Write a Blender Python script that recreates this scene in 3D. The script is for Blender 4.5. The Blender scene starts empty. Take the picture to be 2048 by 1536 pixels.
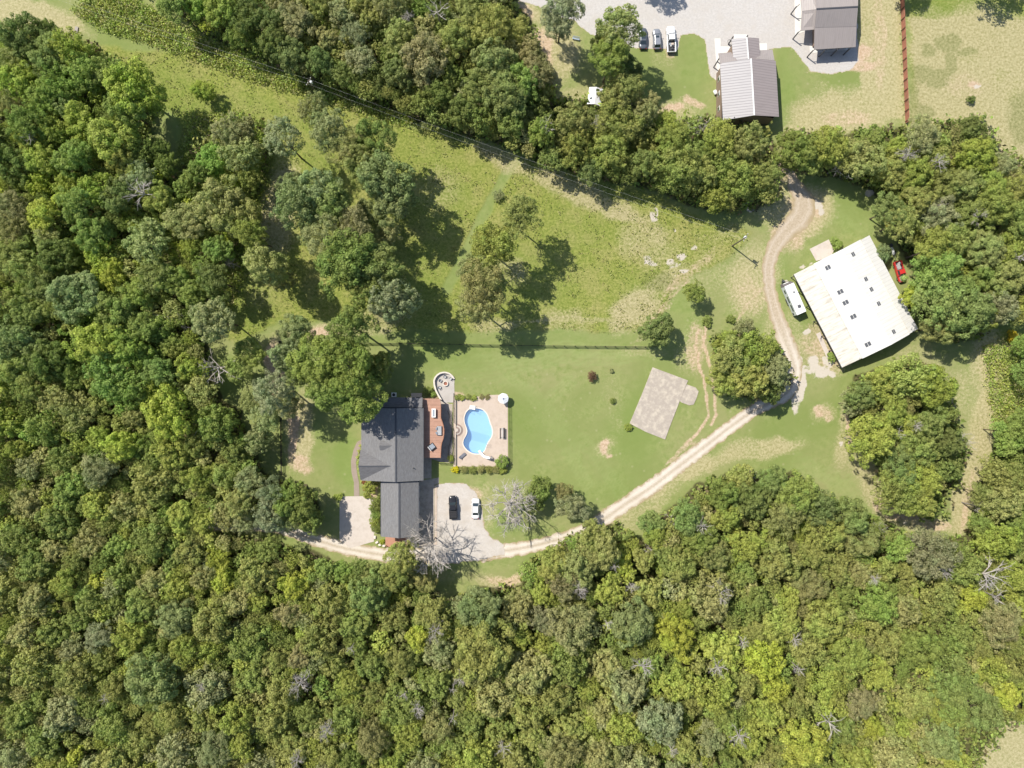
import bpy, bmesh, math, random
import numpy as np
from mathutils import Vector, Matrix
random.seed(7); RNG = np.random.default_rng(11)
C = bpy.context.scene.collection
PI = math.pi

# ---------------------------------------------------------------- camera, sky, sun, exposure
CAM_H = 168.0; PXM = 8.45                    # flying height in metres, photo pixels per metre on the ground
cam_d = bpy.data.cameras.new('camera'); cam = bpy.data.objects.new('camera', cam_d); C.objects.link(cam)
cam.location = (0, 0, CAM_H); cam.rotation_euler = (0, 0, 0)
cam_d.sensor_width = 36; cam_d.lens = 36 * CAM_H / (2048 / PXM)
cam_d.clip_start = 1; cam_d.clip_end = 6000
bpy.context.scene.camera = cam
EL = math.radians(53); SX, SY = 0.79, -0.61  # the way the shadows fall
world = bpy.data.worlds.new("World"); bpy.context.scene.world = world; world.use_nodes = True
wn = world.node_tree; bg = wn.nodes['Background']
sky = wn.nodes.new('ShaderNodeTexSky'); sky.sky_type = 'NISHITA'; sky.sun_disc = False
sky.sun_elevation = EL; sky.sun_rotation = math.atan2(-SX, -SY)
wn.links.new(sky.outputs[0], bg.inputs[0]); bg.inputs[1].default_value = 0.12
sun_d = bpy.data.lights.new('sun', 'SUN'); sun_d.energy = 4.9; sun_d.angle = math.radians(0.53); sun_d.color = (1, 0.945, 0.85)
sun = bpy.data.objects.new('sun', sun_d); C.objects.link(sun); sun.location = (-80, 60, 140)
sun.rotation_euler = Vector((SX*math.cos(EL), SY*math.cos(EL), -math.sin(EL))).to_track_quat('-Z', 'Y').to_euler()
vs = bpy.context.scene.view_settings
vs.view_transform = 'Standard'; vs.look = 'None'; vs.gamma = 1; vs.exposure = 0.28
cy = bpy.context.scene.cycles
cy.max_bounces = 6; cy.diffuse_bounces = 3; cy.glossy_bounces = 2; cy.transmission_bounces = 4; cy.transparent_max_bounces = 8
cy.use_denoising = True

# ---------------------------------------------------------------- helpers
def P(x, y, h=0.0, z=None):
    """ground-plan point of what stands h metres up and shows at photo pixel (x, y)"""
    k = (CAM_H - h) / CAM_H / PXM
    return Vector(((x - 1024) * k, -(y - 768) * k, h if z is None else z))
def tag(o, label=None, cat=None, group=None, kind=None):
    if label: o['label'] = label
    if cat: o['category'] = cat
    if group: o['group'] = group
    if kind: o['kind'] = kind
    return o
def empty(name, loc=(0, 0, 0), rz=0.0, label=None, cat=None, group=None):
    o = bpy.data.objects.new(name, None); C.objects.link(o); o.location = loc; o.rotation_euler = (0, 0, rz)
    o.empty_display_size = 0.3
    return tag(o, label, cat, group)
def copy_tree(o, parent=None):
    c = o.copy(); C.objects.link(c); c.parent = parent
    for ch in [x for x in KIDS.get(o.name, [])]:
        n = copy_tree(ch, c)
        KIDS.setdefault(c.name, []).append(n)
    return c
KIDS = {}
def np_mesh(name, v, f, smooth=False, n=4):
    me = bpy.data.meshes.new(name)
    v = np.asarray(v, np.float32); f = np.asarray(f, np.int32)
    me.vertices.add(len(v)); me.vertices.foreach_set('co', v.ravel())
    me.loops.add(f.size); me.loops.foreach_set('vertex_index', f.ravel())
    me.polygons.add(len(f)); me.polygons.foreach_set('loop_start', np.arange(len(f), dtype=np.int32) * n)
    me.polygons.foreach_set('loop_total', np.full(len(f), n, np.int32))
    me.polygons.foreach_set('use_smooth', np.full(len(f), smooth, bool))
    me.update(calc_edges=True)
    return me
def fattr(me, name, data, kind='FLOAT', domain='POINT'):
    a = me.attributes.new(name, kind, domain)
    a.data.foreach_set('color' if 'COLOR' in kind else 'value', np.asarray(data, np.float32).ravel())
def link(name, me, mat, parent=None):
    o = bpy.data.objects.new(name, me); C.objects.link(o)
    if mat: me.materials.append(mat)
    if parent is not None:
        o.parent = parent; KIDS.setdefault(parent.name, []).append(o)
    return o
class MB:
    def __init__(s): s.v = []; s.f = []
    def add(s, vs, fs):
        n = len(s.v); s.v += [tuple(p) for p in vs]; s.f += [[n + i for i in q] for q in fs]; return s
    def box(s, cx, cy, cz, sx, sy, sz, rz=0.0, rx=0.0, ry=0.0, taper=1.0):
        M = Matrix.Translation((cx, cy, cz)) @ Matrix.Rotation(rz, 4, 'Z') @ Matrix.Rotation(ry, 4, 'Y') @ Matrix.Rotation(rx, 4, 'X')
        p = [M @ Vector((a*sx/2*(taper if c > 0 else 1), b*sy/2*(taper if c > 0 else 1), c*sz/2)) for c in (-1, 1) for a, b in ((-1,-1),(1,-1),(1,1),(-1,1))]
        return s.add(p, [(3,2,1,0),(4,5,6,7),(0,1,5,4),(1,2,6,5),(2,3,7,6),(3,0,4,7)])
    def bar(s, a, b, w, h=None):
        a = Vector(a); b = Vector(b); d = b - a; L = d.length
        if L < 1e-6: return s
        h = h or w; q = d.to_track_quat('Y', 'Z').to_matrix().to_4x4(); M = Matrix.Translation((a+b)/2) @ q
        p = [M @ Vector((x*w/2, y*L/2, z*h/2)) for z in (-1, 1) for x, y in ((-1,-1),(1,-1),(1,1),(-1,1))]
        return s.add(p, [(3,2,1,0),(4,5,6,7),(0,1,5,4),(1,2,6,5),(2,3,7,6),(3,0,4,7)])
    def tube(s, pts, rads, n=6, caps=True):
        base = len(s.v); m = len(pts); pts = [Vector(p) for p in pts]
        if not hasattr(rads, '__len__'): rads = [rads]*m
        for i, p in enumerate(pts):
            d = (pts[min(i+1, m-1)] - pts[max(i-1, 0)]).normalized()
            u = d.orthogonal().normalized() if abs(d.z) < .99 else Vector((1, 0, 0)); w = d.cross(u)
            u = w.cross(d)
            for k in range(n):
                a = 2*PI*k/n; s.v.append(tuple(p + (u*math.cos(a) + w*math.sin(a))*rads[i]))
        for i in range(m-1):
            for k in range(n):
                s.f.append([base+i*n+k, base+i*n+(k+1) % n, base+(i+1)*n+(k+1) % n, base+(i+1)*n+k])
        if caps:
            s.f.append([base+k for k in range(n)][::-1]); s.f.append([base+(m-1)*n+k for k in range(n)])
        return s
    def prism(s, poly, z0, z1):
        n = len(poly); a = sum(poly[i][0]*poly[(i+1) % n][1] - poly[(i+1) % n][0]*poly[i][1] for i in range(n))
        if a < 0: poly = poly[::-1]
        v = [(p[0], p[1], z0) for p in poly] + [(p[0], p[1], z1) for p in poly]
        return s.add(v, [list(range(n))[::-1], list(range(n, 2*n))] + [[i, (i+1) % n, n+(i+1) % n, n+i] for i in range(n)])
    def build(s, name, mat, parent=None, smooth=False, bevel=0):
        me = bpy.data.meshes.new(name); me.from_pydata(s.v, [], s.f); me.update()
        if smooth:
            for p in me.polygons: p.use_smooth = True
        o = link(name, me, mat, parent)
        if bevel:
            b = o.modifiers.new('bevel', 'BEVEL'); b.width = bevel; b.segments = 2; b.limit_method = 'ANGLE'
        return o
def nd(nt, t, **kw):
    n = nt.nodes.new(t)
    for k, v in kw.items():
        if k in n.inputs: n.inputs[k].default_value = v
        else: setattr(n, k, v)
    return n
def mix(nt, fac, a, b, mode='MIX'):
    m = nt.nodes.new('ShaderNodeMix'); m.data_type = 'RGBA'; m.blend_type = mode
    for s, val in ((m.inputs[0], fac), (m.inputs[6], a), (m.inputs[7], b)):
        if isinstance(val, bpy.types.NodeSocket): nt.links.new(val, s)
        elif hasattr(val, '__len__'): s.default_value = (*val[:3], 1)
        else: s.default_value = val
    return m.outputs[2]
def math_n(nt, op, a, b=0.0, c=None, clamp=False):
    m = nt.nodes.new('ShaderNodeMath'); m.operation = op; m.use_clamp = clamp
    for i, val in enumerate((a, b) if c is None else (a, b, c)):
        if isinstance(val, bpy.types.NodeSocket): nt.links.new(val, m.inputs[i])
        else: m.inputs[i].default_value = val
    return m.outputs[0]
def smooth_n(nt, x, lo, hi):
    m = nt.nodes.new('ShaderNodeMapRange'); m.interpolation_type = 'SMOOTHSTEP'
    nt.links.new(x, m.inputs[0]); m.inputs[1].default_value = lo; m.inputs[2].default_value = hi
    return m.outputs[0]
def noise_n(nt, scale, detail=4, rough=.6, vec=None, out=0):
    n = nt.nodes.new('ShaderNodeTexNoise'); n.inputs['Scale'].default_value = scale
    n.inputs['Detail'].default_value = detail; n.inputs['Roughness'].default_value = rough
    if vec is not None: nt.links.new(vec, n.inputs['Vector'])
    return n.outputs[out]
def base_mat(name, rough=.8, spec=.3, metal=0):
    m = bpy.data.materials.new(name); m.use_nodes = True; nt = m.node_tree; b = nt.nodes['Principled BSDF']
    b.inputs['Roughness'].default_value = rough; b.inputs['Specular IOR Level'].default_value = spec
    b.inputs['Metallic'].default_value = metal
    return m, nt, b
MATS = {}
def M_(name, col, rough=.8, var=.12, scale=3.0, bump=0.0, spec=.3, metal=0, dirt=None):
    """plain surface with its own speckle and stains"""
    if name in MATS: return MATS[name]
    m, nt, b = base_mat(name, rough, spec, metal)
    tc = nt.nodes.new('ShaderNodeTexCoord').outputs['Object']
    n1 = noise_n(nt, scale, 6, .65, tc); n2 = noise_n(nt, scale*.18+.05, 3, .5, tc)
    lo = [c*(1-var*1.6) for c in col]; hi = [min(1, c*(1+var*1.6)) for c in col]
    c1 = mix(nt, n1, lo, hi)
    if dirt: c1 = mix(nt, smooth_n(nt, n2, .48, .7), c1, dirt)
    nt.links.new(c1, b.inputs['Base Color'])
    if bump:
        bp = nt.nodes.new('ShaderNodeBump'); bp.inputs['Strength'].default_value = bump; bp.inputs['Distance'].default_value = .03
        nt.links.new(n1, bp.inputs['Height']); nt.links.new(bp.outputs[0], b.inputs['Normal'])
    MATS[name] = m; return m

# ---------------------------------------------------------------- numeric noise and masks for the ground (in plan)
def vnoise(x, y, cell, seed, oct=4):
    r = np.zeros_like(x); amp = 1; tot = 0
    for o in range(oct):
        g = np.random.default_rng(seed+o).random((256, 256)); u = x/cell + 77.3; v = y/cell + 41.7
        i = np.floor(u).astype(int); j = np.floor(v).astype(int); fu = u-i; fv = v-j
        fu = fu*fu*(3-2*fu); fv = fv*fv*(3-2*fv); a = g[i % 256, j % 256]; b = g[(i+1) % 256, j % 256]
        c = g[i % 256, (j+1) % 256]; d = g[(i+1) % 256, (j+1) % 256]
        r += amp*((a*(1-fu)+b*fu)*(1-fv) + (c*(1-fu)+d*fu)*fv); tot += amp; amp *= .5; cell /= 2
    return r/tot
def sdist(X, Y, poly):
    """signed distance (inside negative) to a polygon"""
    d = np.full(X.shape, 1e9); ins = np.zeros(X.shape, bool); n = len(poly)
    for i in range(n):
        ax, ay = poly[i]; bx, by = poly[(i+1) % n]; ex, ey = bx-ax, by-ay
        t = np.clip(((X-ax)*ex + (Y-ay)*ey) / max(ex*ex+ey*ey, 1e-9), 0, 1)
        d = np.minimum(d, np.hypot(X-ax-t*ex, Y-ay-t*ey))
        if ay != by:
            c = ((ay > Y) != (by > Y)) & (X < (bx-ax)*(Y-ay)/(by-ay)+ax); ins ^= c
    return np.where(ins, -d, d)
def ldist(X, Y, line):
    d = np.full(X.shape, 1e9)
    for (ax, ay), (bx, by) in zip(line[:-1], line[1:]):
        ex, ey = bx-ax, by-ay; t = np.clip(((X-ax)*ex + (Y-ay)*ey) / max(ex*ex+ey*ey, 1e-9), 0, 1)
        d = np.minimum(d, np.hypot(X-ax-t*ex, Y-ay-t*ey))
    return d
def sst(x): x = np.clip(x, 0, 1); return x*x*(3-2*x)

# woods outlines as they lie on the photo (pixels of the photo)
F_LEFT = [(-60,62),(60,60),(115,75),(180,85),(230,120),(290,140),(318,200),(298,262),(305,325),(360,360),(392,300),(455,245),(530,240),(540,290),(520,380),(488,430),(472,500),(440,548),(410,595),(385,650),(412,700),(425,750),(440,810),(480,830),(500,880),(520,930),(545,960),(600,965),(635,1005),(640,1040),(600,1045),(520,1040),(440,1045),(430,1060),(540,1075),(600,1102),(680,1130),(750,1150),(840,1150),(880,1200),(930,1185),(1000,1170),(1045,1175),(1050,1125),(1110,1090),(1180,1052),(1230,1045),(1260,1065),(1290,1085),(1290,1045),(1370,1005),(1400,965),(1450,945),(1520,950),(1590,945),(1615,985),(1690,1010),(1760,1045),(1800,1065),(1870,1080),(1930,1070),(1948,1000),(1968,930),(2012,850),(2060,790),(2110,780),(2110,1425),(2005,1450),(1950,1520),(1935,1600),(-60,1600)]
F_TOP = [(200,-60),(330,5),(400,60),(500,110),(600,150),(700,190),(820,232),(900,262),(1000,285),(1060,320),(1140,345),(1290,375),(1370,405),(1480,425),(1550,400),(1555,345),(1545,310),(1525,262),(1460,255),(1400,240),(1330,235),(1290,225),(1240,160),(1170,205),(1110,200),(1090,140),(1075,100),(1060,50),(1030,20),(1025,-60)]
F_RIGHT = [(1560,270),(1700,268),(1780,262),(1840,250),(1910,245),(1960,240),(1990,300),(2060,340),(2110,340),(2110,650),(1970,645),(1950,680),(1880,682),(1850,640),(1835,600),(1830,545),(1800,480),(1775,425),(1740,372),(1640,350),(1570,335)]
F_ISLE = [(1700,760),(1800,720),(1875,745),(1905,840),(1925,900),(1900,975),(1870,1030),(1810,1020),(1760,970),(1740,900),(1690,830)]
F_CLUMP = [(1425,672),(1500,665),(1560,700),(1580,760),(1545,800),(1460,790),(1425,740)]
WOODS = [F_LEFT, F_TOP, F_RIGHT, F_ISLE, F_CLUMP]
def woods_sd(X, Y):
    d = np.full(np.shape(X), 1e9)
    for p in WOODS: d = np.minimum(d, sdist(X, Y, p))
    return d
POOL = [(932,826),(937,820),(945,817),(955,817),(965,820),(973,828),(977,838),(980,848),(983,856),(984,865),(982,874),(976,883),(972,892),(969,900),(962,906),(951,907),(941,904),(932,897),(927,888),(928,879),(933,870),(935,862),(933,854),(930,846),(929,836)]

# ================================================================ THE SETTING
# ---------------------------------------------------------------- ground: one sheet to the horizon, soil and grass kinds as surface masks
def axis(half, step, far):
    a = list(np.arange(0, half, step)); s = step
    while a[-1] < far: s *= 1.35; a.append(a[-1]+s)
    a = np.array(a); return np.concatenate([-a[:0:-1], a])
gx = axis(134, .42, 3000); gy = axis(102, .42, 3000)
GX, GY = np.meshgrid(gx, gy, indexing='ij')
X0 = GX*PXM+1024; Y0 = 768-GY*PXM
wx = X0 + (vnoise(X0, Y0, 60, 1)-.5)*34 + (vnoise(X0, Y0, 9, 5, 2)-.5)*6
wy = Y0 + (vnoise(X0, Y0, 60, 9)-.5)*34 + (vnoise(X0, Y0, 9, 15, 2)-.5)*6
def poly(pts, f=14, X=None, Y=None): return sst(.5 - sdist(wx if X is None else X, wy if Y is None else Y, pts)/f)
def ell(x, y, rx, ry, a=0, f=.5):
    a = math.radians(a); dx = wx-x; dy = wy-y; u = (dx*math.cos(a)+dy*math.sin(a))/rx; v = (-dx*math.sin(a)+dy*math.cos(a))/ry
    return sst((1.0+f-np.hypot(u, v))/(2*f))
def line(pts, w, f=8): return sst(.5 - (ldist(X0*.65+wx*.35, Y0*.65+wy*.35, pts)-w/2)/f)
mx = np.maximum
n_big = vnoise(X0, Y0, 130, 31); n_mid = vnoise(X0, Y0, 34, 41); n_fin = vnoise(X0, Y0, 12, 51, 3)
# rough meadow
rough = poly([(150,70),(250,95),(420,110),(560,165),(700,210),(830,250),(1010,310),(1290,380),(1440,445),(1500,470),(1440,520),(1360,560),(1330,620),(1290,660),(1100,664),(780,662),(700,640),(560,640),(465,690),(400,640),(440,540),(430,420),(360,330),(350,230)], 12)
path_mown = mx(line([(1050,300),(1012,350),(980,400),(955,460),(930,510),(895,580)], 20, 7), line([(600,677),(1320,680)], 24, 5))
rough = rough*(1-path_mown)
rough = mx(rough, poly([(1822,-60),(2400,-60),(2400,330),(2010,300),(1960,235),(1840,250),(1825,245)], 14))
rough = mx(rough, poly([(1965,670),(2110,650),(2110,800),(2000,850),(1950,930),(1940,860),(1975,780)], 20)*.8)
# dry straw coloured grass
dry = poly([(1825,36),(2400,20),(2400,340),(2010,300),(1960,235),(1840,250),(1825,245)], 30)*.95
dry = mx(dry, poly([(1720,-60),(1800,-60),(1808,240),(1720,250)], 20)*.85)
for e, k in (((60,25,120,32,18),1),((560,420,45,100,10),.75),((520,560,40,50,0),.3),((640,663,70,14,-5),.9),((600,860,30,80,0),.95),((550,740,24,70,0),.8),
    ((860,380,60,50,20),.35),((1010,320,80,20,25),.6),((1180,395,140,26,22),.75),((1000,265,120,14,18),.6),((760,640,60,30,0),.5),((1020,545,40,30,0),.5),((990,650,50,18,0),.6),((1130,640,60,30,0),.45),
    ((1300,490,70,50,20),.5),((1270,620,60,34,-40),.8),((1330,560,60,22,-42),.7),((1420,540,50,80,0),.35),((1500,560,60,80,0),.6),((1560,400,60,60,0),.6),((1610,420,60,50,0),.9),((1440,470,50,24,0),.4),
    ((1560,345,30,60,0),.7),((1225,800,24,80,-5),.3),((1210,890,24,24,0),.5),((1110,800,90,70,0),.15),((940,985,60,16,0),.5),((980,1020,18,60,0),.5),((1240,1010,80,16,-30),.4),((1330,1000,70,14,-35),.5),((1290,700,60,14,0),.4),
    ((1350,960,100,24,-32),.75),((1500,905,110,20,-10),.7),((1260,1030,60,30,-10),.5),((1690,860,20,80,8),.6),((1640,830,30,20,20),.5),((1740,960,30,60,-30),.7),((1825,1035,80,20,15),.9),((1930,990,26,100,15),.85),((1960,870,28,110,8),.85),((1975,740,36,90,0),.8),((1840,720,60,30,10),.5),((1900,770,40,40,0),.4),
    ((1110,110,50,70,10),.8),((1150,190,50,20,0),.5),((1340,225,60,26,0),.7),((1330,110,30,30,0),.3),((1030,20,60,20,30),.9),((1010,1165,60,18,0),.8),((700,1095,80,14,15),.7),((1640,40,18,10,0),0),
    ((1760,100,36,130,0),.95),((1690,230,110,50,0),.85),((1640,190,30,30,0),.4),((1930,230,120,70,0),.95),((1960,100,140,90,0),.8),((1900,20,90,20,0),.3),((2030,300,60,60,0),.9),((2010,1510,90,80,0),.95),((1930,780,60,60,0),.45),((1600,260,40,20,0),.7),((500,700,60,20,0),.3),
    ((930,1150,80,12,0),.3),((1450,170,20,60,0),.1),((640,1000,40,12,0),.4),((610,800,24,40,0),.5),((1150,640,140,6,0),.6),((700,662,90,8,0),.5),((1370,700,24,60,0),.35),((1540,620,20,60,0),.5),((1590,690,34,70,0),.5),((1640,720,50,40,0),.5)):
    if k: dry = mx(dry, ell(*e)*k)
dry = np.clip(dry*(.55+.9*n_mid), 0, 1)
# bare earth
dirt = np.zeros_like(X0)
for e, k in (((640,665,58,9,-4),.8),((545,715,18,32,0),1),((585,860,12,80,0),.75),((548,750,20,40,0),.8),((605,930,26,20,0),.6),((1330,470,14,8,0),.0),((1375,545,90,12,-45),.45),((1210,888,10,16,-10),.8),((1225,905,10,8,0),.7),
    ((1610,415,44,30,0),.7),((1570,470,40,40,0),.6),((1600,440,50,40,-30),.5),((1560,345,20,24,0),.6),((1500,590,40,50,30),.4),((1390,690,20,60,0),.5),((1670,700,50,30,60),.5),((1640,700,40,50,0),.5),
    ((1640,830,26,10,45),.7),((1695,860,8,40,0),.7),((1800,1020,60,16,18),.75),((1860,1050,40,14,0),.6),((1930,1000,9,70,12),.5),((1960,880,14,90,4),.25),((1970,730,14,60,0),.3),((1310,640,70,10,-45),.4),
    ((1345,215,30,8,0),.9),((1390,205,26,10,20),.6),((1330,235,20,10,0),.7),((1410,245,20,12,0),.9),((1085,100,22,40,-20),.8),((1040,30,30,16,40),.8),((1690,120,60,16,-14),1),((1720,135,40,12,0),.8),((1690,240,60,20,0),.5),((1600,270,34,14,0),.8),((1760,90,14,110,0),.45),
    ((1950,170,14,8,0),.8),((1935,175,60,30,0),.35),((1900,280,30,20,0),.8),((1990,300,60,14,45),.5),((1020,1160,50,12,0),.6),((680,1092,70,8,15),.7),((960,985,14,16,0),.6),((1195,795,0.1,0.1,0),0),((880,795,24,12,0),.6),((745,980,12,30,0),.8),((915,790,12,6,0),.6),
    ((1300,935,.1,.1,0),0),((1225,1030,24,5,-38),.6),((1360,905,50,5,-38),.6),((1500,320,10,10,0),.3),((1345,85,14,26,0),.8),((1270,65,60,6,0),.4)):
    if k: dirt = mx(dirt, ell(*e)*k)
dirt = mx(dirt, line([(1395,660),(1390,690),(1400,740),(1415,790),(1418,830),(1400,860),(1370,890)], 6, 5)*.85)
dirt = mx(dirt, line([(1412,650),(1405,690),(1422,740),(1432,790),(1432,830),(1420,850)], 6, 5)*.85)
dirt = mx(dirt, line([(1345,590),(1300,640),(1275,662)], 7, 8)*.6); dirt = mx(dirt, line([(1375,560),(1330,610)], 7, 8)*.6)
dirt = mx(dirt, line([(1530,570),(1490,610),(1470,650)], 9, 8)*.5)
dirt = np.clip(dirt*(.6+.8*n_fin), 0, 1)
# pale limestone that breaks through
rock = np.zeros_like(X0)
for e in ((1305,435,9,11,0),(1313,421,4,6,0),(1345,523,13,9,0),(1358,505,8,6,0),(1370,536,10,3,0),(1385,490,9,6,-30),(1352,457,5,4,0),(1356,546,5,2,0),(1300,523,16,5,15),(1628,404,26,10,30),(1645,425,8,7,0),(1600,395,10,6,0),(1592,770,8,60,8),(1640,745,14,14,0),(1625,730,12,16,0),(1655,720,12,8,0),(1596,725,6,20,0),(1620,670,7,6,0),(1622,745,30,8,0),
    (1742,380,12,6,0),(1590,362,16,8,0),(1490,405,14,9,0),(1955,172,8,4,0),(1415,250,16,8,0),(1500,423,6,4,0),(1660,738,14,8,30),(1680,888,4,4,0),(1812,1043,8,4,0),(1604,530,8,4,0),(1618,525,6,4,0),(1570,560,7,4,0),(960,1140,.1,.1,0)):
    rock = mx(rock, ell(*e, .35))
rock = np.clip(rock*(.1+1.35*n_fin), 0, 1)
# short lush mown grass
lush = np.zeros_like(X0)
for e, k in (((1100,680,160,14,0),.5),((900,420,40,80,0),.4),((1270,860,60,60,0),.5),((1000,700,160,40,0),.4),((1180,960,80,50,0),.4),((1130,1090,50,16,0),.5),((1000,1050,40,30,0),.8),((1560,560,20,50,0),.7),((1600,610,20,60,0),.4),((1700,420,50,40,20),.6),((1100,500,40,40,0),.3),
    ((1160,440,80,60,30),.25),((690,920,24,60,0),.9),((640,840,34,50,0),.4),((1390,140,30,70,0),.6),((1570,160,18,90,0),.7),((1590,130,30,30,0),.5),((1900,14,130,22,0),.8),((1795,180,14,50,0),.7),((1030,560,120,70,0),.4),((850,560,60,60,0),.5),((500,600,60,70,0),.5),((400,250,80,60,0),.8),((350,200,90,60,30),.5),((1270,340,40,30,0),.3),((760,640,100,30,0),.3),((1990,80,60,20,0),.2),((1860,1030,30,16,0),.5),
    ((1300,590,60,50,0),.4),((1350,600,40,40,0),.5),((450,760,34,50,0),.8),((640,330,30,70,-20),.5),((1135,300,60,30,0),.3),((560,235,120,24,22),.4),((820,310,90,50,20),.2),((1380,640,30,30,0),.5)):
    lush = mx(lush, ell(*e)*k)
lush = mx(lush, path_mown*.35)
# darker clover patches of the top right field
clov = np.zeros_like(X0)
for e in ((1895,85,26,20,10),(1935,105,24,10,0),(1858,105,14,14,0),(1840,150,26,16,0),(1880,150,28,12,0),(1875,168,20,12,0),(1900,130,12,30,0),(2045,235,34,52,0),(1825,205,10,40,0),(1845,225,22,14,0),(1320,560,34,22,0),(1545,320,10,12,0),(1310,300,16,10,0)):
    clov = mx(clov, ell(*e, .3))
# leaf litter and shade-grown ground under the woods
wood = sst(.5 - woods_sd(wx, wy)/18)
# worn tyre and mower streaks, in the direction they run
streak = np.zeros_like(X0)
for l in ([(900,735),(1000,715),(1150,700),(1300,700)], [(880,750),(980,745),(1120,722),(1330,705)], [(1010,760),(1100,830),(1190,900),(1240,980)], [(1020,760),(1120,850),(1170,960)], [(1130,770),(1080,830),(1150,900)], [(1600,920),(1700,960),(1750,1010)], [(1590,945),(1690,975),(1740,1020)], [(1700,1000),(1620,930),(1560,930)], [(1640,430),(1700,420),(1740,460)], [(1630,445),(1690,435),(1730,475)]):
    d = ldist(wx, wy, l); streak = mx(streak, np.maximum(sst(1-np.abs(d-4)/3), sst(1-np.abs(d-11)/3))*.8)
GZ = np.where(sdist(X0, Y0, POOL) < 8, -2.9, 0.0)
ni, nj = X0.shape; idx = np.arange(ni*nj).reshape(ni, nj)
q = np.stack([idx[:-1, :-1], idx[1:, :-1], idx[1:, 1:], idx[:-1, 1:]], -1).reshape(-1, 4)
gme = np_mesh('ground', np.stack([GX, GY, GZ], -1).reshape(-1, 3), q)
one = np.ones_like(X0)
fattr(gme, 'm1', np.stack([dirt, dry, lush, one], -1), 'FLOAT_COLOR')
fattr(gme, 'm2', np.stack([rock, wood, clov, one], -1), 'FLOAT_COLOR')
fattr(gme, 'm3', np.stack([rough, streak, n_big, one], -1), 'FLOAT_COLOR')
def ground_material():
    m, nt, b = base_mat('ground_grass_and_soil', .92, .1)
    def att(n):
        a = nd(nt, 'ShaderNodeAttribute', attribute_name=n); s = nd(nt, 'ShaderNodeSeparateColor'); nt.links.new(a.outputs['Color'], s.inputs[0]); return s.outputs
    m1, m2, m3 = att('m1'), att('m2'), att('m3')
    pos = nd(nt, 'ShaderNodeNewGeometry').outputs['Position']
    nA = noise_n(nt, .7, 6, .72, pos); nB = noise_n(nt, 1.7, 6, .8, pos); nC = noise_n(nt, .18, 5, .6, pos); nD = noise_n(nt, .045, 4, .6, pos)
    lawn = mix(nt, smooth_n(nt, nA, .32, .68), (.165,.215,.058), (.265,.290,.110))
    lawn = mix(nt, math_n(nt, 'MULTIPLY', smooth_n(nt, nB, .38, .66), .38), lawn, (.30,.30,.13))
    lawn = mix(nt, smooth_n(nt, nC, .35, .68), lawn, (.265,.265,.115))
    lawn = mix(nt, m1[2], lawn, mix(nt, nA, (.150,.215,.052), (.235,.290,.090)))
    lawn = mix(nt, math_n(nt, 'MULTIPLY', m3[1], .6), lawn, (.27,.32,.12))
    wv = nd(nt, 'ShaderNodeTexWave'); wv.inputs['Scale'].default_value = .17; wv.inputs['Distortion'].default_value = 5.0; wv.inputs['Detail'].default_value = 1.0; wv.inputs['Detail Scale'].default_value = .12
    mpw = nd(nt, 'ShaderNodeMapping'); mpw.inputs['Rotation'].default_value = (0, 0, 1.2); nt.links.new(pos, mpw.inputs[0]); nt.links.new(mpw.outputs[0], wv.inputs['Vector'])
    lawn = mix(nt, math_n(nt, 'MULTIPLY', wv.outputs['Fac'], .09), lawn, (.155,.215,.062)); lawn = mix(nt, math_n(nt, 'MULTIPLY', smooth_n(nt, nD, .42, .66), .7), lawn, (.165,.222,.056))
    rg = mix(nt, smooth_n(nt, nB, .36, .64), (.135,.175,.030), (.30,.315,.085))
    rg = mix(nt, smooth_n(nt, nC, .42, .66), rg, mix(nt, smooth_n(nt, nB, .35, .65), (.18,.20,.05), (.355,.335,.12)))
    rg = mix(nt, math_n(nt, 'MULTIPLY', m1[2], .6), rg, mix(nt, nB, (.09,.15,.025), (.20,.27,.06)))
    vo = nd(nt, 'ShaderNodeTexVoronoi'); vo.inputs['Scale'].default_value = .35; nt.links.new(pos, vo.inputs['Vector'])
    lawn = mix(nt, math_n(nt, 'MULTIPLY', math_n(nt, 'SUBTRACT', 1.0, smooth_n(nt, vo.outputs['Distance'], .05, .15)), .35), lawn, (.36,.345,.19))
    g = mix(nt, m3[0], lawn, rg)
    def thr(mask, nz, w=.5):   # the mask frays into tufts along a noise
        s = math_n(nt, 'ADD', mask, math_n(nt, 'MULTIPLY', math_n(nt, 'SUBTRACT', nz, .5), 1.1)); return smooth_n(nt, s, .5-w/2, .5+w/2)
    g = mix(nt, math_n(nt, 'MULTIPLY', thr(m1[1], nB, .7), .9), g, mix(nt, smooth_n(nt, nB, .34, .66), (.27,.245,.11), (.49,.43,.26)))
    g = mix(nt, math_n(nt, 'MULTIPLY', thr(m2[2], nC, 1.0), .42), g, mix(nt, smooth_n(nt, nB, .35, .65), (.07,.105,.02), (.19,.215,.06)))
    g = mix(nt, thr(m1[0], nB, .6), g, mix(nt, smooth_n(nt, nB, .35, .65), (.38,.27,.17), (.56,.44,.32)))
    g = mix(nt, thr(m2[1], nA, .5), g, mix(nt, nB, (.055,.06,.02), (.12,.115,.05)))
    g = mix(nt, thr(m2[0], nB, .4), g, mix(nt, nB, (.40,.35,.28), (.60,.55,.47)))
    nt.links.new(g, b.inputs['Base Color'])
    bp = nd(nt, 'ShaderNodeBump'); bp.inputs['Strength'].default_value = .55; bp.inputs['Distance'].default_value = .22
    hh = math_n(nt, 'MULTIPLY', nB, math_n(nt, 'ADD', math_n(nt, 'MULTIPLY', m3[0], 1.3), .25))
    nt.links.new(hh, bp.inputs['Height']); nt.links.new(bp.outputs[0], b.inputs['Normal'])
    return m
tag(link('ground', gme, ground_material()), kind='structure')

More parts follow.
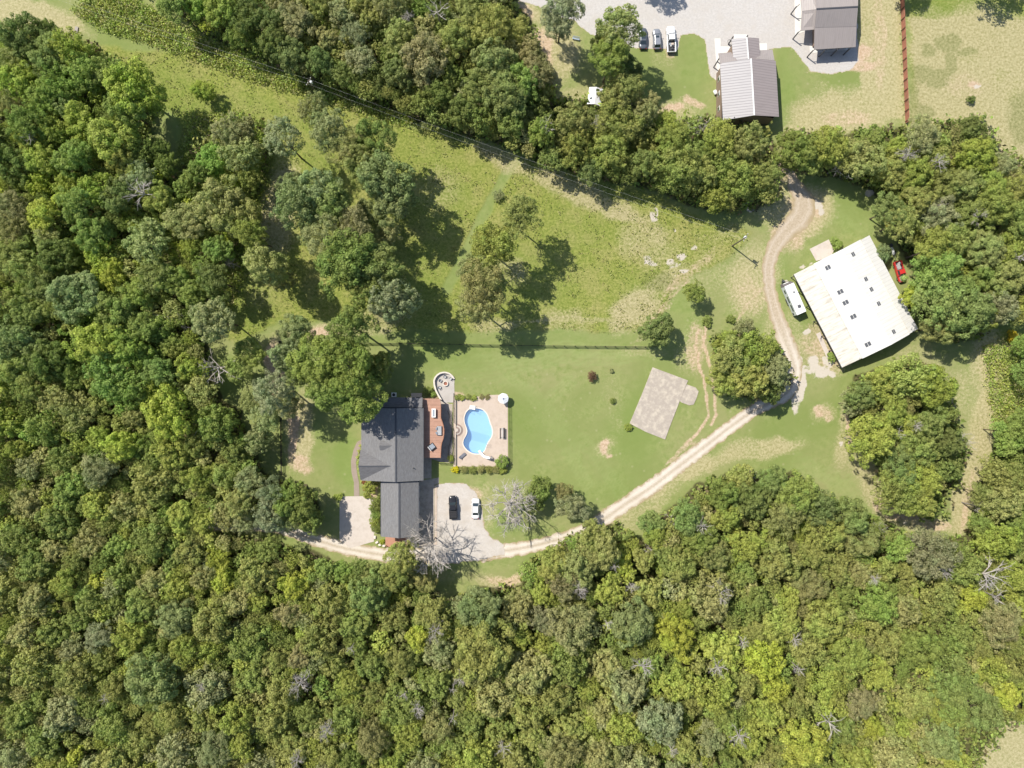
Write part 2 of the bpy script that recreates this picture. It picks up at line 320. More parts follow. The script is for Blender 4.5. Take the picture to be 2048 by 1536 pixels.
# ---------------------------------------------------------------- roads, lots, paths: sheets 4 mm apart
def gravel_mat(name, a, b2, worn, edge):
    m, nt, b = base_mat(name, .95, .1)
    pos = nd(nt, 'ShaderNodeNewGeometry').outputs['Position']
    at = nd(nt, 'ShaderNodeAttribute', attribute_name='u').outputs['Fac']     # 0 middle .. 1 edge
    nB = noise_n(nt, 2.0, 6, .85, pos); nA = noise_n(nt, .5, 5, .65, pos); nC = noise_n(nt, .12, 3, .5, pos)
    c = mix(nt, smooth_n(nt, nB, .3, .7), a, b2)
    c = mix(nt, math_n(nt, 'MULTIPLY', smooth_n(nt, nA, .45, .7), .45), c, worn)
    c = mix(nt, math_n(nt, 'MULTIPLY', smooth_n(nt, nC, .45, .65), .25), c, worn)
    e = math_n(nt, 'ADD', math_n(nt, 'ADD', at, math_n(nt, 'MULTIPLY', math_n(nt, 'SUBTRACT', nA, .5), .9)), math_n(nt, 'MULTIPLY', math_n(nt, 'SUBTRACT', nB, .5), .7))
    tn = nd(nt, 'ShaderNodeAttribute', attribute_name='tan').outputs['Fac']; c = mix(nt, math_n(nt, 'MULTIPLY', tn, .9), c, mix(nt, smooth_n(nt, nB, .3, .7), (.33,.26,.175), (.50,.42,.32)))
    rt = nd(nt, 'ShaderNodeAttribute', attribute_name='rut').outputs['Fac']; wob = math_n(nt, 'ADD', at, math_n(nt, 'MULTIPLY', math_n(nt, 'SUBTRACT', nA, .5), .3))
    rt = math_n(nt, 'MULTIPLY', rt, math_n(nt, 'SUBTRACT', 1.0, math_n(nt, 'MULTIPLY', nd(nt, 'ShaderNodeAttribute', attribute_name='tan').outputs['Fac'], .65)))
    mid = math_n(nt, 'SUBTRACT', 1.0, smooth_n(nt, wob, .08, .26)); c = mix(nt, math_n(nt, 'MULTIPLY', math_n(nt, 'MULTIPLY', mid, rt), .5), c, mix(nt, smooth_n(nt, nB, .35, .65), (.30,.235,.15), (.42,.35,.25)))
    wh = math_n(nt, 'SUBTRACT', 1.0, smooth_n(nt, math_n(nt, 'ABSOLUTE', math_n(nt, 'SUBTRACT', wob, .46)), .05, .16)); c = mix(nt, math_n(nt, 'MULTIPLY', math_n(nt, 'MULTIPLY', wh, rt), .4), c, b2)
    c = mix(nt, smooth_n(nt, e, .62, 1.0), c, edge)
    nt.links.new(c, b.inputs['Base Color'])
    bp = nd(nt, 'ShaderNodeBump'); bp.inputs['Strength'].default_value = .4; bp.inputs['Distance'].default_value = .05
    nt.links.new(nB, bp.inputs['Height']); nt.links.new(bp.outputs[0], b.inputs['Normal'])
    return m
GRAV = gravel_mat('pale_gravel', (.50,.44,.365), (.66,.60,.52), (.39,.32,.24), (.34,.27,.16))
LOTG = gravel_mat('light_grey_gravel', (.41,.385,.36), (.54,.515,.485), (.45,.41,.36), (.44,.36,.25))
DIRTG = gravel_mat('tan_dirt_and_gravel', (.36,.27,.18), (.56,.46,.34), (.33,.25,.15), (.25,.21,.10))
PARKG = gravel_mat('grey_beige_gravel', (.43,.395,.355), (.56,.52,.475), (.40,.345,.28), (.36,.28,.17))
def catmull(pts, step=5.0):
    out = []; n = len(pts)
    for i in range(n-1):
        p0 = pts[max(i-1, 0)]; p1 = pts[i]; p2 = pts[i+1]; p3 = pts[min(i+2, n-1)]
        L = math.hypot(p2[0]-p1[0], p2[1]-p1[1]); k = max(1, int(L/step))
        for j in range(k):
            t = j/k
            out.append([.5*((2*b)+(-a+c)*t+(2*a-5*b+4*c-d)*t*t+(-a+3*b-3*c+d)*t**3) for a, b, c, d in zip(p0, p1, p2, p3)])
    out.append(list(pts[-1])); return out
def ribbon(name, pts, mat, z, rag=1.6, seed=3, nx=10):
    """a track from photo points (x, y, width)"""
    c = np.array(catmull(pts, 4.0)); d = np.gradient(c[:, :2], axis=0); d /= np.linalg.norm(d, axis=1)[:, None]
    nrm = np.stack([-d[:, 1], d[:, 0]], 1); v = []; u = []
    jl = (vnoise(c[:, 0], c[:, 1], 7, seed, 3)-.5)*2*rag*2; jr = (vnoise(c[:, 0], c[:, 1], 7, seed+7, 3)-.5)*2*rag*2
    for k in range(nx+1):
        s = k/nx*2-1; w = c[:, 2]/2 + np.where(s < 0, jl, jr)*abs(s)
        p = c[:, :2] + nrm*(s*w)[:, None]
        v.append(np.stack([(p[:, 0]-1024)/PXM, -(p[:, 1]-768)/PXM, np.full(len(c), z)], 1)); u.append(np.full(len(c), abs(s)))
    v = np.array(v); n = len(c); idx = np.arange((nx+1)*n).reshape(nx+1, n)
    f = np.stack([idx[:-1, :-1], idx[:-1, 1:], idx[1:, 1:], idx[1:, :-1]], -1).reshape(-1, 4)[:, ::-1]
    me = np_mesh(name, v.reshape(-1, 3), f); fattr(me, 'u', np.array(u).reshape(-1)); fattr(me, 'rut', np.ones(len(v.reshape(-1, 3))))
    me.update(); o = link(name, me, mat); fix_up(o); return tag(o, kind='structure')
def fix_up(o):
    if len(o.data.polygons) and o.data.polygons[0].normal.z < 0: o.data.flip_normals()
def sheet(name, pts, mat, z, rag=1.2, cell=.2, seed=5, soft=9, kind='structure', hole=None):
    """a lot from its outline on the photo, cut from a fine grid so its edge frays; attribute u runs from inside to edge"""
    w = [((x-1024)/PXM, -(y-768)/PXM) for x, y in pts]; xs = [p[0] for p in w]; ys = [p[1] for p in w]
    ax = np.arange(min(xs)-1, max(xs)+1+cell, cell); ay = np.arange(min(ys)-1, max(ys)+1+cell, cell)
    A, B = np.meshgrid(ax, ay, indexing='ij'); PX = A*PXM+1024; PY = 768-B*PXM
    sd = sdist(PX, PY, pts) + (vnoise(PX, PY, 10, seed, 3)-.5)*2*rag*2.0
    keep = (sd[:-1, :-1] < 0) & (sd[1:, :-1] < 0) & (sd[1:, 1:] < 0) & (sd[:-1, 1:] < 0)
    ni, nj = A.shape; idx = np.arange(ni*nj).reshape(ni, nj)
    f = np.stack([idx[:-1, :-1], idx[1:, :-1], idx[1:, 1:], idx[:-1, 1:]], -1)[keep]
    used = np.unique(f); remap = np.full(ni*nj, -1); remap[used] = np.arange(len(used))
    v = np.stack([A, B, np.full_like(A, z)], -1).reshape(-1, 3)[used]
    me = np_mesh(name, v, remap[f]); fattr(me, 'u', np.clip(1+sd.reshape(-1)[used]/soft, 0, 1))
    o = link(name, me, mat); fix_up(o); return tag(o, kind=kind)
drive = [(1586,330,14),(1584,360,22),(1606,400,44),(1602,430,50),(1574,462,40),(1549,495,31),(1538,530,27),(1538,565,25),(1547,610,27),(1562,655,32),(1578,700,36),(1588,740,34),(1578,780,30),(1545,803,27),(1500,826,27),(1450,862,28),(1400,900,29),(1350,938,30),(1300,976,31),(1250,1009,31),(1205,1040,30),(1165,1062,27),(1120,1078,26),(1060,1093,27),(1000,1103,30),(960,1108,34)]
o = ribbon('gravel_driveway', drive, GRAV, .014, 2.0)
me = o.data; co = np.zeros(len(me.vertices)*3, np.float32); me.vertices.foreach_get('co', co); co = co.reshape(-1, 3)
fattr(me, 'tan', sst((co[:, 1]-3+6*(vnoise(co[:, 0]*8, co[:, 1]*8, 30, 77)-.5))/14))
ribbon('gravel_lane', [(412,1052,16),(450,1053,20),(500,1050,22),(560,1056,24),(620,1076,26),(680,1094,26),(730,1104,28),(790,1112,30),(860,1110,32),(920,1112,30)], GRAV, .018, 1.6, 9)
sheet('gravel_parking', [(872,966),(900,964),(932,966),(952,982),(962,1005),(967,1030),(970,1055),(985,1075),(1010,1088),(1010,1112),(960,1122),(905,1128),(850,1122),(842,1085),(870,1075)], PARKG, .022, 1.2)
sheet('gravel_lot', [(1030,-90),(1038,2),(1075,14),(1110,30),(1150,44),(1180,70),(1230,80),(1272,98),(1356,100),(1362,72),(1388,68),(1408,80),(1414,120),(1420,152),(1432,164),(1445,150),(1500,110),(1550,98),(1582,95),(1600,118),(1622,144),(1660,150),(1700,142),(1718,122),(1716,60),(1716,-90)], LOTG, .010, 1.0)
def conc_mat(name, a, b2, stain, joints=None, k=.5):
    m, nt, b = base_mat(name, .9, .2)
    pos = nd(nt, 'ShaderNodeNewGeometry').outputs['Position']
    nB = noise_n(nt, 4.5, 6, .75, pos); nA = noise_n(nt, .75, 6, .7, pos)
    c = mix(nt, nB, a, b2); c = mix(nt, math_n(nt, 'MULTIPLY', smooth_n(nt, nA, .42, .66), k), c, stain)
    nt.links.new(c, b.inputs['Base Color']); return m
CONC = conc_mat('weathered_concrete', (.40,.345,.285), (.50,.44,.37), (.24,.205,.17), k=.6)
CONC_W = conc_mat('new_pale_concrete', (.62,.60,.56), (.70,.68,.64), (.58,.54,.48), k=.3)
CONC_P = conc_mat('parking_concrete', (.47,.41,.36), (.60,.54,.48), (.38,.32,.26), k=.35)
CONC_S = conc_mat('stained_old_slab', (.31,.265,.22), (.44,.39,.335), (.54,.48,.39), k=.8)
PAV = conc_mat('grey_paver', (.40,.37,.34), (.50,.47,.43), (.35,.32,.29), k=.4)
DECKC = conc_mat('tan_pool_concrete', (.46,.375,.305), (.56,.47,.39), (.40,.32,.25), k=.45)
WALKC = conc_mat('brown_brick_walk', (.27,.21,.17), (.36,.30,.25), (.24,.19,.15), k=.4)
def slab(name, pts, mat, z0, z1, h=0, kind='structure', parent=None):
    mb = MB(); mb.prism([tuple(P(x, y)[:2]) for x, y in pts], z0, z1); o = mb.build(name, mat, parent)
    return tag(o, kind=kind) if kind else o
slab('concrete_driveway', [(838,962),(878,955),(878,966),(869,970),(869,1093),(838,1093)], CONC, -.1, .040)
slab('concrete_kerb', [(869.6,972),(874,969),(874,1090),(869.6,1092)], DECKC, -.1, .10)
slab('concrete_apron', [(846,905),(863,905),(863,957),(846,957)], CONC, -.1, .036)
slab('parking_pad', [(679.5,993),(732,992),(748,1000),(748,1083),(700,1096),(679,1080)], CONC_P, -.1, .050)
slab('lower_walkway', [(858,806),(882,800),(900,808),(905,808),(905,926),(882,924),(858,916)], CONC, -.1, .030)
slab('garden_path', [(721,880),(726,882),(716,906),(712,925),(714,945),(718,965),(719,992),(708,992),(708,965),(703,945),(702,922),(707,900),(714,884)], WALKC, -.1, .045)
slab('fire_pit_patio', [(889.0+20*math.cos(a), 764+19.5*math.sin(a)) for a in np.linspace(PI*.96, 2*PI+.2, 18)] + [(909,785),(906,805),(888,805),(878,790),(872,778)], PAV, -.1, .06)
slab('new_walk', [(1429,77),(1441,77),(1441,93),(1460,93),(1460,107),(1450,107),(1450,150),(1434,150)], CONC_W, -.1, .05)
slab('entry_pad', [(1468,69),(1494,69),(1494,90),(1468,90)], CONC_W, -.1, .055)
slab('porch_pad', [(1518,87),(1534,87),(1534,104),(1518,104)], CONC_W, -.1, .055)
# pool deck with the pool cut out
def ring_sheet(name, outer, inner, mat, z0, z1):
    bm = bmesh.new()
    def loop(pts, z): vs = [bm.verts.new((*P(x, y)[:2], z)) for x, y in pts]; return [bm.edges.new((vs[i], vs[(i+1) % len(vs)])) for i in range(len(vs))]
    e1 = loop(outer, z1); e2 = loop(inner, z1)
    bmesh.ops.triangle_fill(bm, use_beauty=True, use_dissolve=False, edges=e1+e2)
    for f in bm.faces:
        if f.normal.z < 0: f.normal_flip()
    r = bmesh.ops.extrude_edge_only(bm, edges=e1+e2)
    for v in [g for g in r['geom'] if isinstance(g, bmesh.types.BMVert)]: v.co.z = z0
    me = bpy.data.meshes.new(name); bm.to_mesh(me); bm.free(); return link(name, me, mat)
POOL_S = [tuple(p) for p in catmull([*POOL, POOL[0]], 3.0)][:-1]
deck_out = [(906.5,793),(979,793),(979,790),(1015.5,789),(1016,933),(907,933)]
tag(ring_sheet('pool_terrace', deck_out, POOL_S, DECKC, -.1, .10), kind='structure')

# ================================================================ BUILDINGS
def roof_gable(mb, x0, x1, y0, y1, ze, zr, axis='y', rf=.5, t=.16):
    """two slopes as one thick folded slab, ridge along axis"""
    if axis == 'y':
        xr = x0+(x1-x0)*rf; top = [(x0,y0,ze),(xr,y0,zr),(x1,y0,ze),(x0,y1,ze),(xr,y1,zr),(x1,y1,ze)]
    else:
        yr = y0+(y1-y0)*rf; top = [(x0,y0,ze),(x0,yr,zr),(x0,y1,ze),(x1,y0,ze),(x1,yr,zr),(x1,y1,ze)]
    bot = [(a, b, c-t) for a, b, c in top]
    f = [(0,1,4,3),(1,2,5,4),(9,10,7,6),(10,11,8,7),(0,3,9,6),(2,8,11,5),(0,6,7,1),(1,7,8,2),(3,4,10,9),(4,5,11,10)]
    if axis == 'x': f = [q[::-1] for q in f]
    return mb.add(top+bot, f)
def walls_gable(mb, x0, x1, y0, y1, ze, zr, axis='y', rf=.5):
    if axis == 'y':
        xr = x0+(x1-x0)*rf; v = [(x0,y0,0),(x1,y0,0),(x1,y0,ze),(xr,y0,zr),(x0,y0,ze),(x0,y1,0),(x1,y1,0),(x1,y1,ze),(xr,y1,zr),(x0,y1,ze)]
        return mb.add(v, [(0,1,2,3,4),(9,8,7,6,5),(0,4,9,5),(1,6,7,2),(0,5,6,1)])
    yr = y0+(y1-y0)*rf; v = [(x0,y0,0),(x0,y1,0),(x0,y1,ze),(x0,yr,zr),(x0,y0,ze),(x1,y0,0),(x1,y1,0),(x1,y1,ze),(x1,yr,zr),(x1,y0,ze)]
    return mb.add(v, [(4,3,2,1,0),(5,6,7,8,9),(0,5,9,4),(1,2,7,6),(0,1,6,5)])
def seam_mat(name, col, hi, axis_i, period, rib=.18, rough=.45, stain=None, streakdir=1, bump=.5):
    """ribbed metal sheet, ribs run with the fall of the slope"""
    m, nt, b = base_mat(name, rough, .4)
    tc = nd(nt, 'ShaderNodeTexCoord').outputs['Object']; sp = nd(nt, 'ShaderNodeSeparateXYZ'); nt.links.new(tc, sp.inputs[0])
    t = math_n(nt, 'FRACT', math_n(nt, 'DIVIDE', sp.outputs[axis_i], period))
    w = math_n(nt, 'ABSOLUTE', math_n(nt, 'SUBTRACT', t, .5)); ribv = smooth_n(nt, w, .5-rib, .5)
    mp = nd(nt, 'ShaderNodeMapping'); nt.links.new(tc, mp.inputs[0]); sc = [.25, .25, .25]; sc[axis_i] = 1.6; mp.inputs['Scale'].default_value = sc
    n = noise_n(nt, 1.2, 5, .65, mp.outputs[0])
    c = mix(nt, ribv, col, hi); c = mix(nt, smooth_n(nt, n, .45, .75), c, stain or [x*.86 for x in col])
    nt.links.new(c, b.inputs['Base Color'])
    bp = nd(nt, 'ShaderNodeBump'); bp.inputs['Strength'].default_value = bump; bp.inputs['Distance'].default_value = .04
    nt.links.new(ribv, bp.inputs['Height']); nt.links.new(bp.outputs[0], b.inputs['Normal']); return m
def shingle_mat(name, col, axis_i=1):
    m, nt, b = base_mat(name, .9, .15)
    tc = nd(nt, 'ShaderNodeTexCoord').outputs['Object']
    mp = nd(nt, 'ShaderNodeMapping'); nt.links.new(tc, mp.inputs[0]); sc = [3.2, 3.2, 3.2]; sc[axis_i] = .8; mp.inputs['Scale'].default_value = sc
    n = noise_n(nt, 1.3, 6, .75, mp.outputs[0]); n2 = noise_n(nt, .5, 4, .6, tc)
    c = mix(nt, smooth_n(nt, n, .3, .7), [x*.8 for x in col], [x*1.25 for x in col]); c = mix(nt, math_n(nt, 'MULTIPLY', n2, .35), c, (.20,.18,.16))
    nt.links.new(c, b.inputs['Base Color']); return m
SHING = shingle_mat('charcoal_shingles', (.170,.171,.176)); SHING2 = shingle_mat('charcoal_shingles_across', (.15,.15,.158), 0)
RIDGE = M_('ridge_shingle', (.075,.078,.088), .9); SIDING = M_('cream_siding', (.55,.50,.42), .7, .05); BRICK = M_('red_brown_brick', (.28,.14,.09), .9, .25, 8)
TRIM = M_('white_trim', (.75,.74,.71), .5, .03); GLASS = M_('dark_window_glass', (.03,.045,.06), .08, .2, .6, spec=.8); DOORM = M_('dark_door', (.10,.06,.04), .5)
BLK = M_('black_metal', (.02,.02,.022), .45, .1); CHAR = M_('charcoal_metal', (.07,.07,.078), .5, .1)
def window(parent, x, y, z, w, h, nx, ny, name='window'):
    """frame with its pane, facing (nx, ny)"""
    a = math.atan2(ny, nx); f = MB()
    f.box(x+nx*.03, y+ny*.03, z, .1, w, h, a); fr = f.build(name, TRIM, parent)
    p = MB(); p.box(x+nx*.09, y+ny*.09, z, .02, w-.2, h-.2, a); p.build('pane', GLASS, fr); return fr
def wx_(x, h=0): return (x-1024)*(CAM_H-h)/CAM_H/PXM
def wy_(y, h=0): return -(y-768)*(CAM_H-h)/CAM_H/PXM
# --- the house
house = empty('house', (P(784, 890)[0], P(784, 890)[1], 0), 0, 'long house with a dark grey shingle roof and a red wooden deck beside the pool', 'house')
hx, hy = house.location.x, house.location.y
def H(x, y, h): p = P(x, y, h); return (p.x-hx, p.y-hy, h)
ZE, ZR = 5.0, 7.6
x0, x1, xr = H(722.5,0,ZE)[0], H(846.5,0,ZE)[0], H(791.5,0,ZR)[0]
y1 = H(0,816,ZE)[1]; y0 = H(0,961,ZE)[1]
mb = MB(); roof_gable(mb, x0, x1, y0, y1, ZE, ZR, 'y', (xr-x0)/(x1-x0)); mb.build('main_roof', SHING, house)
mb = MB(); walls_gable(mb, x0+.5, x1-.5, y0+.45, y1-.4, ZE-.35, ZR-.35, 'y', (xr-x0)/(x1-x0)); wl = mb.build('wall', SIDING, house)
mb = MB(); mb.bar((xr, y0-.02, ZR+.02), (xr, y1+.02, ZR+.02), .34, .07); mb.build('ridge_cap', RIDGE, house)
# lower north section across the end
n1 = H(0,795,4.6)[1]; nx0, nx1 = H(744,0,4.6)[0], H(845,0,4.6)[0]
mb = MB(); mb.add([(nx0,y1+.05,5.0),(nx1,y1+.05,5.0),(nx1,n1,4.4),(nx0,n1,4.4),(nx0,y1+.05,4.8),(nx1,y1+.05,4.8),(nx1,n1,4.2),(nx0,n1,4.2)], [(0,1,2,3),(7,6,5,4),(2,1,5,6),(3,2,6,7),(0,3,7,4),(1,0,4,5)]); mb.build('north_roof', SHING2, house)
mb = MB(); mb.box((nx0+nx1)/2, (y1+n1)/2+.05, 2.1, nx1-nx0-.7, n1-y1-.5, 4.1); mb.build('north_wall', SIDING, house)
mb = MB(); mb.bar((nx0, y1+.02, 5.12), (nx1, y1+.02, 5.12), .3, .1); mb.build('roof_step_trim', RIDGE, house)
# garage wing
gx0, gx1, gxr = H(762,0,ZE-.2)[0], H(837,0,ZE-.2)[0], H(798,0,6.9)[0]; gy1 = y0-.15; gy0 = H(0,1073,ZE-.2)[1]
mb = MB(); roof_gable(mb, gx0, gx1, gy0, gy1, ZE-.25, 6.7, 'y', (gxr-gx0)/(gx1-gx0)); mb.build('wing_roof', SHING, house)
mb = MB(); walls_gable(mb, gx0+.45, gx1-.45, gy0+.5, gy1+.2, ZE-.55, 6.4, 'y', (gxr-gx0)/(gx1-gx0)); mb.build('wing_wall', SIDING, house)
mb = MB(); mb.bar((gxr, gy0-.02, 6.72), (gxr, gy1, 6.72), .34, .07); mb.build('ridge_cap', RIDGE, house)
for yy in (gy0+2.2, gy0+6.0, gy0+9.6):   # garage doors on the east side
    d = MB(); d.box(gx1-.42, yy, 1.2, .08, 2.7, 2.35); o = d.build('garage_door', TRIM, house)
# cross gable at the front and a small dormer
cyr = H(0,932,6.9)[1]; cye = H(0,960,ZE)[1]; hw = cyr-cye; cx0 = H(720.5,0,ZE+.2)[0]; cx1 = H(783,0,7.0)[0]
mb = MB(); roof_gable(mb, cx0, cx1, cye+.02, cyr+hw, ZE+.05, 7.15, 'x'); mb.build('front_gable_roof', SHING2, house)
mb = MB(); walls_gable(mb, cx0+.5, cx1-1.5, cye+.5, cyr+hw-.5, ZE-.3, 6.8, 'x'); mb.build('front_gable_wall', BRICK, house)
mb = MB(); mb.bar((cx0, cyr, 7.18), (cx1, cyr, 7.18), .24, .06); mb.build('ridge_cap', RIDGE, house)
dyr = H(0,891,7.1)[1]; dx0 = H(759.5,0,6.7)[0]; dx1 = H(789,0,7.3)[0]
mb = MB(); roof_gable(mb, dx0, dx1, dyr-1.05, dyr+1.05, 6.75, 7.35, 'x', t=.1); mb.build('dormer_roof', SHING2, house)
mb = MB(); walls_gable(mb, dx0+.25, dx1-1.0, dyr-.8, dyr+.8, 6.6, 7.15, 'x'); mb.build('dormer_wall', SIDING, house)
window(house, dx0+.25, dyr, 6.75, .9, .5, -1, 0)
for (px, py, h) in ((827,936,6.0),(812,797,4.8),(776,801,4.8)):
    q = H(px, py, h); t = MB(); t.tube([(q[0],q[1],q[2]-.4),(q[0],q[1],q[2]+.45)], .09, 8); t.build('vent_pipe', BLK, house)
for yy, z in ((y0+3,1.6),(y0+7,1.6),(y0+3,3.9),(y0+7,3.9),(y0+11,3.9),(y0+15,3.9)): window(house, x1-.5, yy, z, 1.4, 1.3, 1, 0)
for yy in (y0+10.5, y0+13.5, y0+16): window(house, x0+.5, yy, 2.2, 1.2, 1.4, -1, 0)
window(house, cx0+.5, cyr, 2.4, 2.2, 1.6, -1, 0)
d = MB(); d.box(x0+.46, y0+8.4, 1.1, .1, 1.0, 2.1); dr = d.build('front_door', DOORM, house)
k = MB(); k.box(x0+.38, y0+8.0, 1.05, .06, .06, .12); k.build('handle', BLK, dr)
mb = MB()
for xx, ya, yb, z in ((x1+.06,y0,y1,ZE-.1),(gx1+.06,gy0,gy1,ZE-.35),(gx0-.06,gy0,gy1,ZE-.35)): mb = MB(); mb.bar((xx, ya, z), (xx, yb, z), .13, .12); mb.build('gutter', RIDGE, house)
# --- rear deck on posts
REDW = M_('red_brown_deck_boards', (.34,.165,.10), .75, .12, 2.5, .2, dirt=(.38,.20,.13))
def plank_mat(name, col, axis_i, w=.14):
    m, nt, b = base_mat(name, .75, .2); tc = nd(nt, 'ShaderNodeTexCoord').outputs['Object']; sp = nd(nt, 'ShaderNodeSeparateXYZ'); nt.links.new(tc, sp.inputs[0])
    u = math_n(nt, 'DIVIDE', sp.outputs[axis_i], w); fl = math_n(nt, 'FLOOR', u); wn_ = nd(nt, 'ShaderNodeTexWhiteNoise'); wn_.noise_dimensions = '1D'; nt.links.new(fl, wn_.inputs['W'])
    c = mix(nt, wn_.outputs['Value'], [x*.85 for x in col], [x*1.15 for x in col]); n = noise_n(nt, 1.0, 5, .7, tc); c = mix(nt, math_n(nt, 'MULTIPLY', smooth_n(nt, n, .4, .7), .4), c, [min(1, x*1.3+.02) for x in col])
    gap = smooth_n(nt, math_n(nt, 'ABSOLUTE', math_n(nt, 'SUBTRACT', math_n(nt, 'FRACT', u), .5)), .44, .49); c = mix(nt, gap, c, [x*.3 for x in col])
    nt.links.new(c, b.inputs['Base Color']); return m
PLANK = plank_mat('deck_planks', (.40,.235,.17), 1)
DZ = 3.0
deck = empty('wooden_deck', (*P(866,858,DZ)[:2], 0), 0, 'red brown raised wooden deck with a curved railing along the house', 'deck')
dx, dy = deck.location.x, deck.location.y
def D(x, y, h=DZ): p = P(x, y, h); return (p.x-dx, p.y-dy)
outl = [(846,797),(879.5,797.5),(882,810),(882,836),(884.5,842),(887,850),(888.5,858),(888.5,868),(887,877),(884,885),(882.5,893),(881.5,915.5),(846,915.5)]
mb = MB(); mb.prism([D(x, y) for x, y in outl], DZ-.16, DZ); mb.build('deck_floor', PLANK, deck)
for x, y in ((851,800),(879,800),(880,822),(880,838),(886,862),(881,890),(879,913),(851,913)):
    a = D(x, y, 0 if 0 else DZ); mb = MB(); mb.box(a[0], a[1], (DZ-.16)/2, .2, .2, DZ-.16); mb.build('post', REDW, deck)
rail = outl[2:12]
mb = MB()
for (a, b) in zip(rail[:-1], rail[1:]):
    pa, pb = D(*a, DZ+1), D(*b, DZ+1); pa = D(*a); pb = D(*b)
    mb.bar((*pa, DZ+.98), (*pb, DZ+.98), .11, .06); mb.bar((*pa, DZ+.12), (*pb, DZ+.12), .06, .06)
    L = math.hypot(pb[0]-pa[0], pb[1]-pa[1]); k = max(2, int(L/.16))
    for i in range(k+1):
        x = pa[0]+(pb[0]-pa[0])*i/k; y = pa[1]+(pb[1]-pa[1])*i/k; mb.box(x, y, DZ+.55, .035, .035, .86)
mb.build('railing', REDW, deck)
# stair run at the north end: open treads going down east
mb = MB()
for i in range(13):
    a = D(857+i*1.75, 803.5, DZ-.1-i*.215); mb.box(a[0], a[1]+.15, DZ-.12-i*.215, .17, 1.15, .05)
mb.build('stair_treads', REDW, deck)
mb = MB(); a = D(856,803.5,DZ); b = D(879,803.5,.3)
for s in (-.62, .72): mb.bar((a[0], a[1]+.1+s, DZ+.0), (b[0], b[1]+.1+s, .15), .08, .22)
mb.build('stair_stringer', REDW, deck)
# --- furniture on the deck
GREYC = M_('grey_cushion', (.27,.30,.34), .9, .08); WHITEP = M_('white_paint', (.78,.78,.76), .5, .03)
def cushion_stripe():
    m, nt, b = base_mat('navy_white_stripe', .9, .1); tc = nd(nt, 'ShaderNodeTexCoord').outputs['Object']; sp = nd(nt, 'ShaderNodeSeparateXYZ'); nt.links.new(tc, sp.inputs[0])
    s = smooth_n(nt, math_n(nt, 'ABSOLUTE', math_n(nt, 'SUBTRACT', math_n(nt, 'FRACT', math_n(nt, 'DIVIDE', sp.outputs[1], .26)), .5)), .22, .26)
    nt.links.new(mix(nt, s, (.72,.72,.70), (.05,.06,.10)), b.inputs['Base Color']); return m
STRIPE = cushion_stripe()
p = P(867.3,826,DZ+.7); t = empty('patio_table', (p.x, p.y, DZ), 0, 'long white framed table with a dark top near the deck stairs', 'table')
mb = MB(); mb.box(0,0,.70,.94,2.05,.05); tt = mb.build('table_top', WHITEP, t, bevel=.015)
mb = MB(); mb.box(0,0,.74,.42,1.6,.02); mb.build('glass_panel', GREYC, tt)
for a in (-.4,.4):
    for b in (-.92,.92): mb = MB(); mb.box(a,b,.34,.07,.07,.68); mb.build('leg', WHITEP, t)
p = P(878.5,861.5,DZ+.4); t = empty('striped_daybed', (p.x, p.y, DZ), 0, 'wide navy and white striped daybed on the curved side of the deck', 'daybed')
mb = MB(); mb.box(0,0,.38,1.05,2.1,.16); mb.build('mattress', STRIPE, t, bevel=.04)
mb = MB(); mb.box(0,0,.24,1.12,2.16,.1); mb.build('frame', CHAR, t)
for yy, rr in ((-.55,.4),(.5,-.2)): mb = MB(); mb.box(-.62,yy,.55,.3,.6,.35,rr,0,.4); mb.build('pillow', GREYC, t, bevel=.05)
for a in (-.5,.5):
    for b in (-1,1): mb = MB(); mb.box(a,b,.1,.07,.07,.2); mb.build('leg', CHAR, t)
p = P(863.5,893.5,DZ+.4); t = empty('lounge_armchair', (p.x, p.y, DZ), math.radians(38), 'square grey cushioned armchair turned askew at the south of the deck', 'armchair')
mb = MB(); mb.box(.08,0,.36,1.15,1.15,.2); mb.build('seat', GREYC, t, bevel=.05)
mb = MB(); mb.box(-.68,-.05,.62,.2,1.2,.5); mb.build('backrest', M_('light_cushion',(.5,.5,.5),.9), t, bevel=.05)
mb = MB(); mb.box(.05,0,.2,1.35,1.35,.12); mb.build('frame', BLK, t)
for s in (-.66,.66): mb = MB(); mb.box(0,s,.42,1.3,.08,.3); mb.build('armrest', BLK, t)
# --- beside the house
p = P(787.5,789.5,.8); t = empty('air_conditioner', (p.x, p.y, 0), 0, 'square white air conditioning unit with a round dark fan behind the house', 'air conditioner')
mb = MB(); mb.box(0,0,.4,1.1,1.05,.8); mb.build('casing', WHITEP, t, bevel=.03)
mb = MB(); mb.tube([(0,0,.80),(0,0,.83)], .36, 20); fn = mb.build('fan_grille', BLK, t)
mb = MB(); [mb.box(0,0,.845,.62,.09,.01,k*PI/3) for k in range(3)]; mb.build('blade', CHAR, fn)
p = P(833,791,.5); t = empty('stone_window_well', (p.x, p.y, 0), 0, 'pale stone ledge against the rear wall of the house near the deck', 'ledge')
mb = MB(); mb.box(0,.1,.35,2.5,.95,.7); mb.build('base', M_('pale_stone',(.55,.46,.38),.9,.3,5,.5), t)
for i in range(7): mb = MB(); mb.box(-1.05+i*.35,.1,.75,.3,.9,.1,RNG.uniform(-.1,.1)); mb.build('capstone', M_('pale_stone',(.55,.46,.38)), t)
